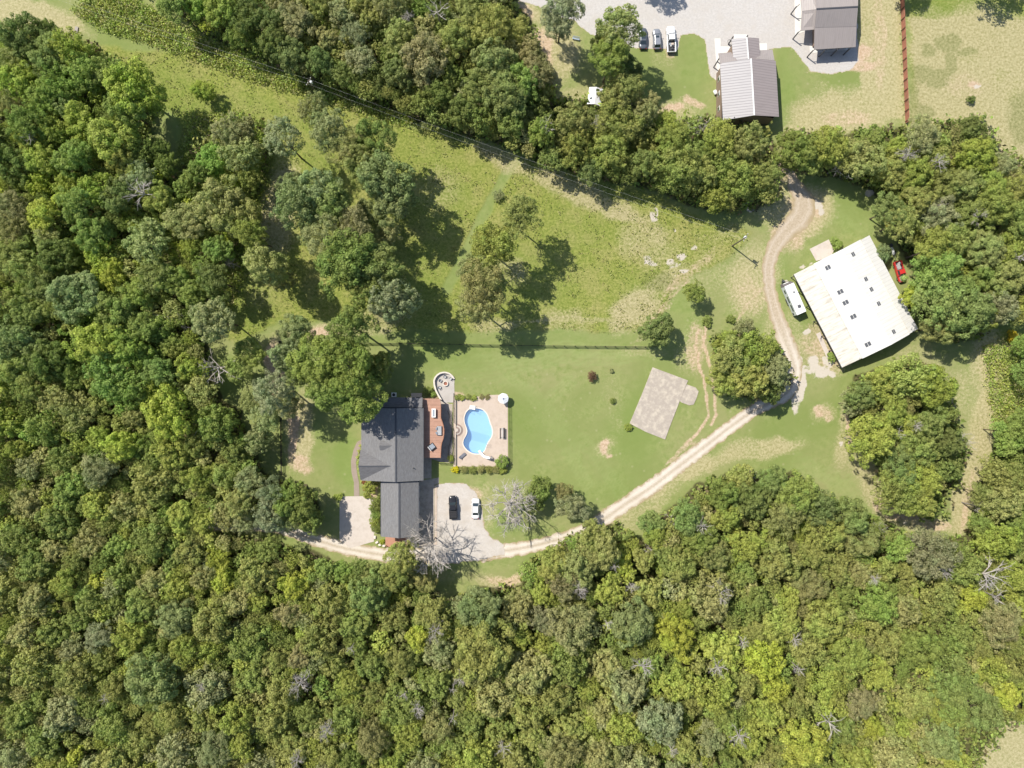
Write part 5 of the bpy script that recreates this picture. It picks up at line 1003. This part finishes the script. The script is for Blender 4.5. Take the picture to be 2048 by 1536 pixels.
# trees read off the photo: x, y, crown radius (photo pixels), tint
T = '''1301,-85,36,g 1812,-85,38,d 2003,-72,46,d 405,183,22,y 50,75,42,d 95,68,24,d 28,128,32,o 45,122,20,y 100,118,36,g 145,100,38,y 170,148,36,g 120,172,35,g 38,162,35,y 205,150,30,g 268,178,52,Y 258,222,42,g 35,205,30,w 92,205,30,g 130,212,26,b 60,252,38,g 108,262,27,y 168,245,36,y 232,285,42,y 150,318,42,g 85,320,28,y 28,330,36,d 255,330,30,o 278,352,28,s 200,380,36,y 140,372,26,y 335,330,24,g 462,268,34,w 485,305,38,s 492,258,24,w 430,318,30,l 400,345,28,g 310,300,26,d 60,285,24,y
90,435,38,Y 25,420,30,w 160,410,40,g 235,395,36,d 322,398,30,o 24,460,30,w 100,482,28,s 190,470,38,g 205,512,30,Y 297,482,42,s 118,510,35,d 32,508,32,o 58,542,35,o 12,525,24,b 160,592,46,b 222,548,30,Y 312,550,35,o 345,562,30,g 280,592,30,y 232,622,38,g 92,578,30,d 60,622,32,g 120,612,28,o 28,682,40,b 70,702,36,b 145,652,22,o 198,690,45,y 258,695,38,l 222,748,46,l 352,692,24,o 425,640,38,s 332,652,26,g 432,562,34,d 372,440,38,t 442,405,48,t 475,440,42,t 504,472,32,o 438,498,28,l 96,722,40,d 32,745,35,o 62,775,30,o 320,745,32,g 502,702,28,o 478,738,28,o 375,375,26,g 385,590,30,g 290,655,30,g 150,500,24,g
595,43,32,t 542,42,30,d 545,88,34,d 652,80,23,t 713,68,30,s 682,30,26,s 740,40,24,o 780,10,34,t 802,84,38,o 720,120,28,s 850,122,48,w 846,80,24,w 916,84,38,o 985,58,44,o 940,22,34,o 990,130,48,b 1010,195,44,b 962,182,35,g 880,190,30,d 800,150,30,d 640,130,30,d 582,112,30,d 758,155,28,d 690,150,26,d 925,222,30,d 850,205,28,g 842,18,20,l 640,8,26,o 500,40,34,d 440,15,34,y 480,70,26,g 400,12,28,l 350,10,30,g 720,8,26,o 885,30,24,d 560,10,26,w 620,88,20,o 1035,60,28,o 960,240,28,g 1020,245,30,g
566,277,32,s 630,222,30,s 655,262,32,s 692,292,30,w 751,276,32,d 718,318,30,o 770,358,44,b 790,402,34,b 735,352,28,g 640,375,36,b 594,418,42,b 655,412,34,b 640,470,36,s 712,455,32,w 775,468,24,t 740,432,26,b 698,522,50,g 765,528,40,g 786,600,42,s 735,575,34,g 530,532,36,t 560,560,26,t 590,375,24,b
987,489,40,y 1040,432,37,o 965,572,44,w 958,610,38,w 948,535,30,s 703,659,38,g 588,664,32,b 628,722,46,g 700,738,52,g 576,710,34,b 722,792,42,g 660,775,44,g 598,742,30,g 755,735,30,g 740,760,30,l
548,785,42,s 575,812,26,t 505,800,24,s 528,832,28,s 515,880,30,s 575,1000,34,g 545,985,32,s 605,1010,32,g 622,1038,26,g 540,1030,34,s 582,1042,26,s 500,965,30,s 488,1005,34,t 470,900,28,g 455,950,28,g 450,1030,26,t 490,1040,26,s
800,1118,32,o 832,1136,28,o 790,1152,30,o 750,1150,26,o 720,1140,22,g 690,1142,22,g 652,1135,24,g 846,1160,26,t
1078,975,22,g 1072,1003,22,d 1140,1010,28,s 1162,1022,20,s 1128,985,18,w 1060,1140,22,l 1105,1125,30,o 1185,1072,30,o 1205,1100,38,o 1150,1140,40,o 1130,1165,35,w 1240,1125,24,Y 1175,1125,30,o
1302,1045,24,g 1310,1075,26,y 1375,1030,32,g 1330,1110,28,g 1450,1035,28,y 1440,985,32,g 1480,960,28,o 1500,1000,36,d 1590,982,38,g 1550,962,32,g 1637,1010,38,d 1700,1032,38,g 1570,1030,34,o 1650,1062,36,o 1720,1080,32,o 1860,1102,44,w 1800,1095,28,l 1405,1080,30,g 1430,1110,34,o 1360,1130,32,o
1720,790,30,g 1762,765,34,y 1812,755,44,y 1862,775,40,y 1702,808,22,s 1782,822,30,y 1742,875,42,y 1812,848,28,y 1852,848,34,g 1885,828,26,g 1892,882,30,d 1832,900,34,g 1800,932,34,g 1788,978,40,o 1838,962,34,y 1832,1002,34,y 1852,1022,22,d 1895,935,28,d 1762,905,26,g 1770,790,26,g
2004,862,22,l 2016,888,26,l 1985,940,28,o 2022,958,34,o 2045,855,34,g 2002,1002,34,o 1992,1082,38,y 2032,1050,28,g 1960,985,22,o 1955,1050,26,g
1778,420,30,g 1800,445,30,o 1835,400,34,o 1872,432,34,s 1862,500,40,y 1868,540,42,l 1902,480,36,o 1962,500,38,o 1824,594,24,Y 1872,602,48,g 1922,622,48,g 1882,655,34,o 1915,575,32,g 1767,505,18,b 1982,420,38,g 2032,440,36,g 2012,560,36,o 1992,615,34,s 2046,690,22,l 2048,748,24,l 1968,640,26,y 1960,560,30,g 1890,545,28,y 2020,500,30,y
1590,302,34,g 1658,292,34,y 1742,280,26,g 1728,322,34,o 1842,268,34,s 1942,258,26,d 1950,312,40,y 1822,352,34,y 1890,370,32,o 1870,320,28,o 1782,345,30,o 1690,320,26,o 1925,370,34,o 1620,325,24,g 1980,370,30,y 2030,380,30,o 1795,300,26,y 1835,385,24,g 2000,330,26,s 1930,430,30,g
1062,110,28,w 1125,22,36,s 1115,60,24,s 1240,58,42,o 1208,82,30,o 1222,112,34,g 1250,140,30,d 1042,165,38,l 1078,150,34,w 1139,243,38,o 1150,292,34,o 1246,182,38,o 1238,252,44,o 1218,302,38,o 1292,222,32,w 1332,245,24,y 1342,290,32,g 1358,337,44,o 1439,275,32,y 1497,285,38,o 1482,358,36,y 1532,352,30,o 1430,395,28,y 1102,315,26,d 1180,345,26,d 1408,305,28,g 1392,255,20,g 1290,330,30,g 1400,350,30,o 1082,270,30,g 1280,280,28,o 1450,325,26,g 1075,215,28,d
1388,585,21,g 1490,652,20,s 1316,662,34,d 1452,682,24,y 1462,712,36,o 1512,700,38,y 1546,738,32,s 1502,758,38,o 1450,760,28,y 1540,782,24,d 1556,760,22,s
246,887,32,Y 338,826,48,Y 262,775,42,l 363,1029,28,y 444,1115,28,Y 585,1170,28,Y 449,1160,26,Y 200,1162,22,Y 150,1509,20,Y 2015,1390,26,Y 1939,1192,28,Y 1739,1451,25,Y 700,1362,28,y 642,1372,22,l 760,1282,22,y 835,1273,24,Y 575,1228,26,w 600,1312,25,w 746,1478,36,w 1147,1253,42,w 1090,1240,30,w 1121,1507,38,w 1998,1243,42,w 1622,1172,30,w 1720,1402,34,w 350,1237,35,b 310,1352,50,b 738,1184,42,b 967,1298,52,o 960,1212,40,b 1260,1240,44,b 1347,1268,38,Y 1530,1318,36,Y 1612,1478,46,Y 1548,1375,26,Y 1370,1315,18,Y 430,1502,34,s 200,1270,30,s 190,930,26,s 60,935,24,s 205,945,30,s 1180,1375,24,y 1300,1330,24,l 1880,1480,34,b 1650,1240,40,y 1430,1380,40,y 1320,1440,44,s 1560,1250,34,y 1750,1200,40,g 1840,1290,40,g 1900,1360,44,g 1960,1420,36,g 1700,1310,36,g'''
LIVE = []
for row in T.split('\n'):
    for it in row.split():
        a = it.split(','); LIVE.append([float(a[0]), float(a[1]), float(a[2])*(1.13 if 520 < float(a[0]) < 830 and 200 < float(a[1]) < 660 else 1), a[3]])
n_hand = len(LIVE)
# fill the rest of the woods between them
rng = np.random.default_rng(5); cx = rng.uniform(-70, 2118, 34000); cy_ = rng.uniform(-60, 1600, 34000); sdw = woods_sd(cx, cy_); n1 = vnoise(cx, cy_, 170, 61); n2 = vnoise(cx, cy_, 60, 71, 2)
clear = [(1990,1510,80),(1800,545,44),(1790,505,30),(1012,1172,46)]
def tint_at(x, y, a, b, rng):
    if x < 560 and y < 520: p = 'ggyydoYg'
    elif y < 430 and x < 1300: p = 'oogdgtso'
    elif x > 1500: p = 'oygogyto' if y < 1000 else 'oygtoyog'
    elif y > 1100: p = 'oygotgyos'
    else: p = 'ogyotgyl'
    return p[int((a*1.7+rng.random()*.8+b*.9)*len(p)) % len(p)]
FILL = []; ar = np.array([l[:3] for l in LIVE])
for pas, (r0, r1_, ov) in enumerate(((30, 44, .92), (22, 32, .86), (12, 21, .64))):
    for i in range(len(cx)):
        x, y = cx[i], cy_[i]; r = rng.uniform(r0, r1_)
        if sdw[i] > -r*.85: continue
        if any((x-a)**2+(y-b)**2 < c*c for a, b, c in clear): continue
        d = np.hypot(ar[:, 0]-x, ar[:, 1]-y)
        if np.all(d > (ar[:, 2]+r)*ov): FILL.append([x, y, r, tint_at(x, y, n1[i], n2[i], rng)]); ar = np.vstack([ar, [x, y, r]])
inview = lambda t: -10 < t[0] < 2058 and -10 < t[1] < 1546
seen = [t for t in LIVE if inview(t)]; vis = [t for t in FILL if inview(t)]; vis.sort(key=lambda t: -t[2]); N_IND = 300
# the trees standing free keep a label of their own
SPECIAL = {(268,178): 'large bright yellow green tree casting a long shadow on the upper left meadow', (987,489): 'yellow green tree in the middle of the meadow, beside the brown tree', (1040,432): 'round olive tree in the middle of the meadow, right of the mown path',
 (965,572): 'brownish tree in the middle of the meadow, below the yellow green one', (1316,662): 'dark round tree standing at the east end of the black rail fence', (1388,585): 'small mid green tree alone in the grass above the driveway clump',
 (1078,975): 'small mid green tree beside the large bare white tree', (1824,594): 'bright yellow green tree leaning over the east edge of the barn roof', (1240,58): 'olive tree at the gravel lot, leaning over the dark grey car',
 (850,122): 'large brownish tree in the woods above the power line', (700,738): 'large mid green tree just north west of the house roof', (722,792): 'mid green tree whose crown overhangs the corner of the house roof', (1612,1478): 'large bright yellow green tree at the bottom edge, right of centre',
 (1125,22): 'grey green tree at the top edge beside the gravel lot', (1439,275): 'yellow green tree touching the south west corner of the cottage', (338,826): 'large bright yellow green tree beside the grey dead tree in the left woods'}
def region(x, y):
    if y < 430 and x < 1020: return 'upper woods' if x > 330 else 'upper left woods'
    if y < 430: return 'hedgerow below the cottage' if x < 1560 else 'upper right woods'
    if 560 < x < 860 and y < 820: return 'grove above the house'
    if x > 1680 and y < 700: return 'woods behind the barn'
    if 1680 < x < 1940 and y < 1045: return 'island grove'
    if 1400 < x < 1600 and y < 820: return 'clump inside the drive bend'
    if x < 640: return 'left woods' if y < 1150 else 'lower left woods'
    if x > 1930 and y < 1100: return 'right edge woods'
    return 'bottom woods' if x < 1400 else 'lower right woods'
allv = sorted(seen, key=lambda t: -t[2]) ; free = [t for t in seen if float(woods_sd(np.array([t[0]]), np.array([t[1]]))[0]) > -10]
keep = free+[t for t in allv if t not in free]; ind = keep[:N_IND]
if len(ind) < N_IND: ind += vis[:N_IND-len(ind)]
ids = {id(t) for t in ind}; rest = [t for t in LIVE+FILL if id(t) not in ids]
DL = '''283,385,34 55,270,20 345,640,38 435,735,48 412,845,36 875,22,30 815,30,14 1092,252,22 1195,245,18 1400,252,26 1680,330,34 1816,308,22 1880,322,24 1990,345,30 2030,368,28 1885,408,14 1962,432,22 2042,512,22 2012,628,24 1505,950,20 1345,1045,22 1407,1052,22 1302,1102,20 1925,880,30 1757,1055,24 1826,1082,20 1960,1014,20 1975,1150,44 600,1366,28 870,1262,24 925,1356,20 806,1392,14 835,1420,20 652,1462,22 592,1522,20 1287,1336,28 1440,1190,30 1215,1250,14 1265,1176,14 1487,1288,16 1437,1338,24 1480,1475,26 1345,1505,16 1660,1448,34 1592,1282,18 1600,1340,16 905,1382,12 400,1375,14 1890,1140,24 1715,880,20 1800,868,16 1838,852,16 1550,738,14 205,1400,12 1390,1045,14 1995,1195,22 905,1440,14 1005,1500,20 1160,1180,20 1230,1135,14 460,525,16 700,1300,12 1752,1160,14'''
used = set(SPECIAL.values())
SN = {'Y': 'bright yellow', 'y': 'yellow green', 'w': 'brownish', 's': 'grey green', 't': 'tan', 'b': 'blue green', 'o': 'olive', 'g': 'mid green', 'd': 'dark', 'l': 'fresh green'}
def size_word(r): return 'huge' if r >= 46 else 'large' if r >= 38 else 'middling' if r >= 30 else 'small' if r >= 24 else 'tiny'
DLP = [tuple(map(float, it.split(','))) for it in DL.split()]
NB = [(t[0], t[1], t[2], SN[t[3]]) for t in ind]+[(x, y, r, 'bare') for x, y, r in DLP]
def rel(t, o):
    dx_, dy_ = o[0]-t[0], o[1]-t[1]
    if abs(dx_) > abs(dy_)*1.8: return 'left of' if dx_ > 0 else 'right of'
    if abs(dy_) > abs(dx_)*1.8: return 'above' if dy_ > 0 else 'below'
    return ('upper' if dy_ > 0 else 'lower')+(' left of' if dx_ > 0 else ' right of')
def mk_label(t):
    key = (int(t[0]), int(t[1]))
    if key in SPECIAL: return SPECIAL[key]
    nb = sorted((o for o in NB if (o[0], o[1]) != (t[0], t[1])), key=lambda o: math.hypot(o[0]-t[0], o[1]-t[1]))[:9]
    nb.sort(key=lambda o: (o[3] not in ('bare', 'bright yellow', 'brownish', 'fresh green', 'tan'))*40+math.hypot(o[0]-t[0], o[1]-t[1]))
    head = '%s %s tree, %s, ' % (size_word(t[2]), SN[t[3]], region(t[0], t[1]))
    for i in range(8):
        for j in range(i+1, 9):
            if nb[i][3] == nb[j][3]: continue
            s_ = head+'%s %s and %s %s one' % (rel(t, nb[i]), nb[i][3], rel(t, nb[j]), nb[j][3])
            if s_ not in used and len(s_.split()) <= 16: used.add(s_); return s_
    used.add(head); return head
LOW = {(405,183): .6, (1388,585): .75, (1490,652): .6, (1078,975): .75, (1072,1003): .6, (1767,505): .5, (1316,662): .8}
for t in ind:
    k = (int(t[0]), int(t[1])); lone = t in free
    add_tree(t[0], t[1], t[2], t[3], mk_label(t), 'trees in view', LOW.get(k, (1.15 if t[2] > 30 else .8) if lone and woods_sd(np.array([t[0]]), np.array([t[1]]))[0] > 6 else (.85 if lone and t[2] < 30 else 1.0)))
open('/tmp/cnt.txt','w').write('%d %d %s' % (len(ind), len(rest), sorted(round(t[2]) for t in rest)[::40]))
# the smaller trees between them, one mass
VS = []; FS = []; LS = []; TS = []; off = 0
base = [crown_arrays(100+i, k, .55) for i, k in enumerate(('lobed', 'billow', 'fine', 'plume', 'lobed', 'loose'))]
base_s = [crown_arrays(200+i, k, .1) for i, k in enumerate(('bush', 'lobed', 'bush', 'plume'))]
for t in rest:
    rg = np.random.default_rng(abs(int(t[0]*131+t[1]*17))); rm, rz, hc, q = tree_geom(t[0], t[1], t[2], rg, rg.uniform(.80, 1.0)); v, f, lf = base[rg.integers(6)] if t[2] > 22 else base_s[rg.integers(4)]; a = rg.uniform(0, 2*PI); s = rm/R_N
    x = v[:, 0]*math.cos(a)-v[:, 1]*math.sin(a); y = v[:, 0]*math.sin(a)+v[:, 1]*math.cos(a)
    VS.append(np.stack([x*s+q.x, y*s+q.y, v[:, 2]*rz/R_N*1.12+hc], 1)); FS.append(f+off); off += len(v); LS.append(lf); c = np.array(COL[t[3]])*rg.uniform(.88, 1.14)*(np.array((.97,1.03,.92)) if t[0] < 540 and t[1] < 900 else 1); TS.append(np.tile([*c, 1], (len(v), 1)))
def mass(name, V, F, Lf, Tn, label):
    me = np_mesh(name, np.concatenate(V), np.concatenate(F)); fattr(me, 'leaf', np.concatenate(Lf)); fattr(me, 'tint', np.concatenate(Tn), 'FLOAT_COLOR'); o = link(name, me, LEAFW); tag(o, label, None, None, 'stuff'); return o
mass('woodland', VS, FS, LS, TS, 'smaller trees filling the woods between the large crowns')
# undergrowth on the floor of the woods, bramble strip, tall grass tufts
def scatter(n, accept, zr_, size, cols, name, label, seed, up=.5, clump=3):
    rng = np.random.default_rng(seed); x = rng.uniform(-20, 2068, n); y = rng.uniform(-20, 1556, n); k = accept(x, y, rng); x, y = x[k], y[k]; m_ = len(x)
    x = np.repeat(x, clump)+rng.normal(0, 3.0, m_*clump); y = np.repeat(y, clump)+rng.normal(0, 3.0, m_*clump); hz = np.repeat(rng.random(m_), clump)
    p = np.stack([(x-1024)/PXM, -(y-768)/PXM, zr_[0]+(zr_[1]-zr_[0])*hz*rng.uniform(.3, 1, len(x))], 1); nn = rand_dirs(len(p), rng)+np.array([0, 0, up]); nn /= np.linalg.norm(nn, axis=1)[:, None]
    s = rng.uniform(*size, len(p)); v, f = quads(p, nn, s, s*.8, rng); ci = np.repeat(rng.integers(len(cols), size=m_), clump); tn = np.ones((len(p), 4)); tn[:, :3] = np.array(cols)[ci]*rng.uniform(.8, 1.2, len(p))[:, None]
    return mass(name, [v], [f], [np.repeat(rng.random(len(p)), 4)], [np.repeat(tn, 4, 0)], label)
scatter(90000, lambda x, y, r: woods_sd(x, y) < 4, (.1, 4.5), (.4, 1.1), [COL['d'], COL['g'], COL['g'], COL['o'], COL['l'], (.16,.13,.07)], 'undergrowth', 'dark green undergrowth on the floor of the woods', 3, .8, 4)
BR = [(185,-20),(260,-10),(330,40),(420,85),(520,118),(620,160),(720,195),(825,238),(830,252),(760,240),(700,215),(610,190),(500,160),(400,120),(300,85),(210,60),(150,20)]
scatter(26000, lambda x, y, r: sdist(x, y, BR)+r.normal(0, 5, len(x)) < 0, (.05, 1.6), (.25, .6), [COL['y'], COL['y'], (.30,.31,.09), COL['l'], (.30,.27,.12)], 'bramble_strip', 'yellow green bramble strip along the edge of the upper woods', 4, .9, 5) if 0 else None
SH = [(330,700),(440,560),(505,430),(545,300),(600,250),(640,330),(600,400),(560,470),(520,560),(460,640),(400,720)]
def acc_rank(x, y, r):
    d = sdist(x, y, BR)+r.normal(0, 5, len(x)); e = sdist(x, y, [(380,230),(480,225),(545,300),(520,420),(505,520),(450,640),(400,640),(360,420)])+r.normal(0, 6, len(x))
    g_ = np.minimum(sdist(x, y, [(1965,690),(2060,680),(2060,840),(1990,860),(1975,780)]), sdist(x, y, [(1560,1000),(1620,985),(1700,1010),(1640,1030)]))+r.normal(0, 5, len(x)); return (d < 0) | ((e < 0) & (r.random(len(x)) < .6)) | ((g_ < 0) & (r.random(len(x)) < .5))
scatter(760000, acc_rank, (.05, 1.5), (.18, .5), [COL['y'], (.34,.40,.07), (.40,.43,.13), COL['l'], (.40,.37,.17)], 'bramble', 'yellow green bramble strip along the edge of the upper woods', 4, .9, 4)
def acc_meadow(x, y, r):
    ix = np.clip(np.searchsorted(gx, (x-1024)/PXM), 0, len(gx)-1); iy = np.clip(np.searchsorted(gy, (768-y)/PXM), 0, len(gy)-1); return (rough[ix, iy] > .5) & (x < 1790) & (vnoise(x, y, 24, 91, 3) > .42)
scatter(52000, acc_meadow, (.02, .38), (.16, .42), [(.24,.255,.075), (.18,.215,.05), (.36,.33,.14), (.27,.28,.09)], 'meadow_grass', 'rough yellow green grass tufts of the meadow', 6, 1.1, 3)
# ---------------------------------------------------------------- dead and bare trees
def dead_mesh(seed, spread=1.0, dens=1.0, levels=4, name='branches'):
    """bleached tree of 4.5 m spread, boughs forking outwards; returns trunk and branch meshes with the fork at 0"""
    rng = np.random.default_rng(seed); mb = MB()
    def grow(p, d, L, r, lev):
        q = p; pts = [p]; dd = d
        for s in range(3):
            dd = (dd+Vector(rng.normal(0, .16, 3))).normalized(); q = q+dd*L/3; pts.append(q)
        mb.tube(pts, [r, r*.8, r*.62, r*.45], 4 if lev < 2 else 3, False)
        if lev >= levels: return
        for i in range(int(rng.integers(3, 5)*dens+.5)):
            t = rng.uniform(.3, 1); b = pts[0].lerp(pts[3], t) if t < .99 else pts[3]; nd_ = (dd+Vector(rng.normal(0, .62, 3))+Vector((0, 0, .12))).normalized(); grow(b, nd_, L*rng.uniform(.5, .8), r*.55, lev+1)
    for i in range(int(7*dens)):
        a = 2*PI*i/int(7*dens)+rng.uniform(-.3, .3); grow(Vector((0, 0, rng.uniform(-.8, .8))), Vector((math.cos(a)*spread, math.sin(a)*spread, rng.uniform(.35, 1.0))).normalized(), R_N*.52, .11, 1)
    grow(Vector((0, 0, 0)), Vector((.1, .1, 1)), R_N*.5, .12, 1)
    v = np.array(mb.v); r = np.percentile(np.hypot(v[:, 0], v[:, 1]), 97); v[:, :2] *= R_N/r
    me = bpy.data.meshes.new(name); me.from_pydata([tuple(p) for p in v], [], mb.f); me.materials.append(DEADB); return me
DEAD = [dead_mesh(1, 1, 1, 4), dead_mesh(2, 1, 1.1, 3), dead_mesh(3, 1, .9, 3), dead_mesh(4, 1, .75, 3), dead_mesh(5, 1, 1.0, 3)]; BIGD = dead_mesh(9, .9, 1.35, 4)
mt = MB(); mt.tube([(0,0,-1),(.02,0,-.5),(0,.02,.02)], [.17,.14,.11], 6); DTR = bpy.data.meshes.new('trunk'); DTR.from_pydata(mt.v, [], mt.f); DTR.materials.append(M_('grey_dead_bark', (.30,.27,.24), .95))
def dead(x, y, rpx, label, mesh=None, hc=9.0, sq=1.0, rot=None, tint=None):
    rng = np.random.default_rng(int(x*7+y)); q = P(x, y, hc); t = empty('dead_tree', (q.x, q.y, 0), rng.uniform(0, 6.28) if rot is None else rot, label, 'bare tree', 'bleached leafless trees')
    o = bpy.data.objects.new('trunk', DTR); C.objects.link(o); o.parent = t; o.location = (0, 0, hc-1); o.scale = (1, 1, hc)
    o = bpy.data.objects.new('branches', mesh or DEAD[rng.integers(5)]); C.objects.link(o); o.parent = t; o.location = (0, 0, hc-1); s = rpx/PXM*.95/R_N; o.scale = (s, s*sq, s*1.2)
dead(862,1092,58,'large bleached leafless tree leaning over the garage roof and parking gravel', BIGD, 9); dead(1020,1008,56,'large bleached leafless tree on the lawn east of the white sedan', BIGD, 7)

def dead_label(x, y, r):
    nb = sorted((o for o in NB if (o[0], o[1]) != (x, y)), key=lambda o: math.hypot(o[0]-x, o[1]-y))[:12]
    for i in range(11):
        for j in range(i+1, 12):
            if nb[i][3] == nb[j][3] and i < 6: continue
            s_ = '%s bare bleached tree, %s, %s %s and %s %s one' % ('large' if r > 30 else 'mid-sized' if r > 20 else 'small', region(x, y), rel((x, y), nb[i]), nb[i][3], rel((x, y), nb[j]), nb[j][3])
            if s_ not in used and len(s_.split()) <= 16: used.add(s_); return s_
for i, it in enumerate(DL.split()):
    x, y, r = map(float, it.split(',')); lab = dead_label(x, y, r); dead(x, y, r, lab, None, 11.5 if float(woods_sd(np.array([x]), np.array([y]))[0]) < -45 else 6.5, .8)
# ---------------------------------------------------------------- shrubs and garden plants
def shrub(x, y, rpx, c, label, h=1.3, kind='bush', group=None, cat='shrub', name='shrub'):
    rng = np.random.default_rng(int(x*3+y*5)); rm = rpx/PXM; q = P(x, y, h*.6); me = CROWNS[kind][rng.integers(len(CROWNS[kind]))]
    o = bpy.data.objects.new(name, me); C.objects.link(o); o.location = (q.x, q.y, h*.45); s = rm/R_N; o.scale = (s, s, h*.62/R_N); o.rotation_euler = (0, 0, rng.uniform(0, 6.28))
    o.color = (*(np.array(c if hasattr(c, '__len__') and not isinstance(c, str) else COL[c])*1.0), 1); tag(o, label, cat, group); return o
YEL = (.62,.55,.02)
shrub(911.5,938,8,YEL,'bright yellow flowering shrub at the south west corner of the pool hedge',1.2); shrub(1004,925,13,'l','large fresh green shrub at the south east corner of the pool terrace',2.4,'lobed'); shrub(1006,943,8,'y','yellow green shrub below the large shrub at the terrace corner',1.2)
for i, x in enumerate((928,945,962,979,993)): shrub(x, 939+(i % 2), 8.5, 'o' if i % 2 else 't', '%s olive shrub of the row along the south edge of the pool terrace' % ('first', 'second', 'third', 'fourth', 'fifth')[i], 1.4, 'plume', 'shrub row south of the pool', 'shrub', 'hedge_shrub')
for i, x in enumerate((914,925,936,948)): shrub(x, 795, 7, ('g','y','o','y')[i], '%s low shrub from the west in the bed north of the pool' % ('first', 'second', 'third', 'fourth')[i], .8, 'bush', 'planting bed north of the pool')
for i, x in enumerate((964,975)): shrub(x, 794, 6, 'w', '%s low brownish plant in the bed north of the pool' % ('western', 'eastern')[i], .6, 'fine', 'planting bed north of the pool')
shrub(742,974,15,'y','yellow green shrub in the corner between house and garage wing',2.6,'lobed'); shrub(733,990,8,'y','small yellow green shrub beside the path steps',1.2)
for i, y in enumerate((1002,1016,1030,1044,1057)): shrub(751-(i % 2)*3, y, 10, ('g','g','l','y','g')[i], '%s leafy shrub from the north along the west garage wall' % ('first', 'second', 'third', 'fourth', 'fifth')[i], 1.9, 'loose', 'shrubs along the west garage wall')
for i, (x, y) in enumerate(((722,892),(718,903),(716,915),(717,927),(719,939),(722,951),(724,963))): shrub(x-1.5, y, 3.4, (.50,.52,.16), 'pale yellow edging plant %s along the garden path' % ('nearest the house door','just below the topmost','third from the top','in the middle','fifth from the top','next to last','at the south end')[i], .4, 'bush', 'yellow edging plants by the garden path', 'plant', 'edging_plant')
for i, (x, y) in enumerate(((724,935),(726,950),(728,965),(730,978))): shrub(x, y, 4.5, (.34,.15,.07), 'rusty red brown shrub number %s from the north by the front wall' % ('one','two','three','four')[i], .7, 'fine', 'rusty shrubs at the front of the house')
shrub(1184,752,10,(.22,.13,.08),'small dark red leaved tree alone on the open lawn',2.2,'plume',cat='ornamental tree',name='ornamental_tree'); shrub(1224,742,5,'s','tiny grey green sapling on the open lawn',.9,cat='sapling',name='sapling'); shrub(1226,802,6,'g','small green sapling on the lawn west of the bare slab',1.2,'loose',cat='sapling',name='sapling')
shrub(1257,854,8,'y','small yellow green shrub at the west corner of the bare slab',1.3,'loose'); shrub(996,391,12,'s','round grey wispy bush on the mown meadow path',1.8,'fine'); shrub(1944,197,9,'d','small dark shrub alone in the dry top right field',1.8)
shrub(1676,487,13,'l','fresh green shrub at the north wall of the barn',1.8); shrub(1663,712,11,'l','green shrub at the west corner of the barn',1.6); shrub(1720,700+25,8,'g','small green shrub under the south barn wall',1.2) if 0 else None
shrub(765,1083,6,(.35,.38,.05),'small round yellow green plant in the bed before the brick porch',.7); shrub(676,992,9,'y','yellow leaved shrub at the north west corner of the parking pad',1.3); shrub(901,917,7,'y','yellow green shrub at the south end of the walkway fence',1.4,'loose')
shrub(857,783,10,'g','mid green shrub between the rear wall and the fire pit patio',1.2); shrub(866,796-6,7,'l','fresh green shrub beside the patio wall',1.0); shrub(2022,672,12,(.58,.42,.03),'golden yellow flowering bush at the right edge of the field',1.2); shrub(1776,447,6,(.55,.40,.05),'small golden yellow bush at the woods edge above the barn',.9)
for i, (x, y, r) in enumerate(((1535,238,9),(1478,662,14),(1462,640,10),(1700,238,1),(1415,640,12),(690,60,1))):
    if r > 2: shrub(x, y, r, 'gsgggg'[i], ('mid green shrub behind the cottage','grey green bush at the top of the drive clump','small bush above the drive clump','','dark bush beside the bent dirt track','')[i], 1.6)
for i, (x, y) in enumerate(((750,1075),(754,1085),(760,1090),(768,1092),(752,1065))):
    q = P(x, y, .2); m_ = MB(); m_.box(0, 0, .2, .9, .6, .45, RNG.uniform(0, 3), RNG.uniform(-.2, .2), 0, .7); o = m_.build('boulder', STONE, None, bevel=.12); o.location = (q.x, q.y, 0); tag(o, '%s pale boulder edging the bed below the garage' % ('north west','western','south western','southern','northernmost')[i], 'boulder', 'boulders by the porch bed')
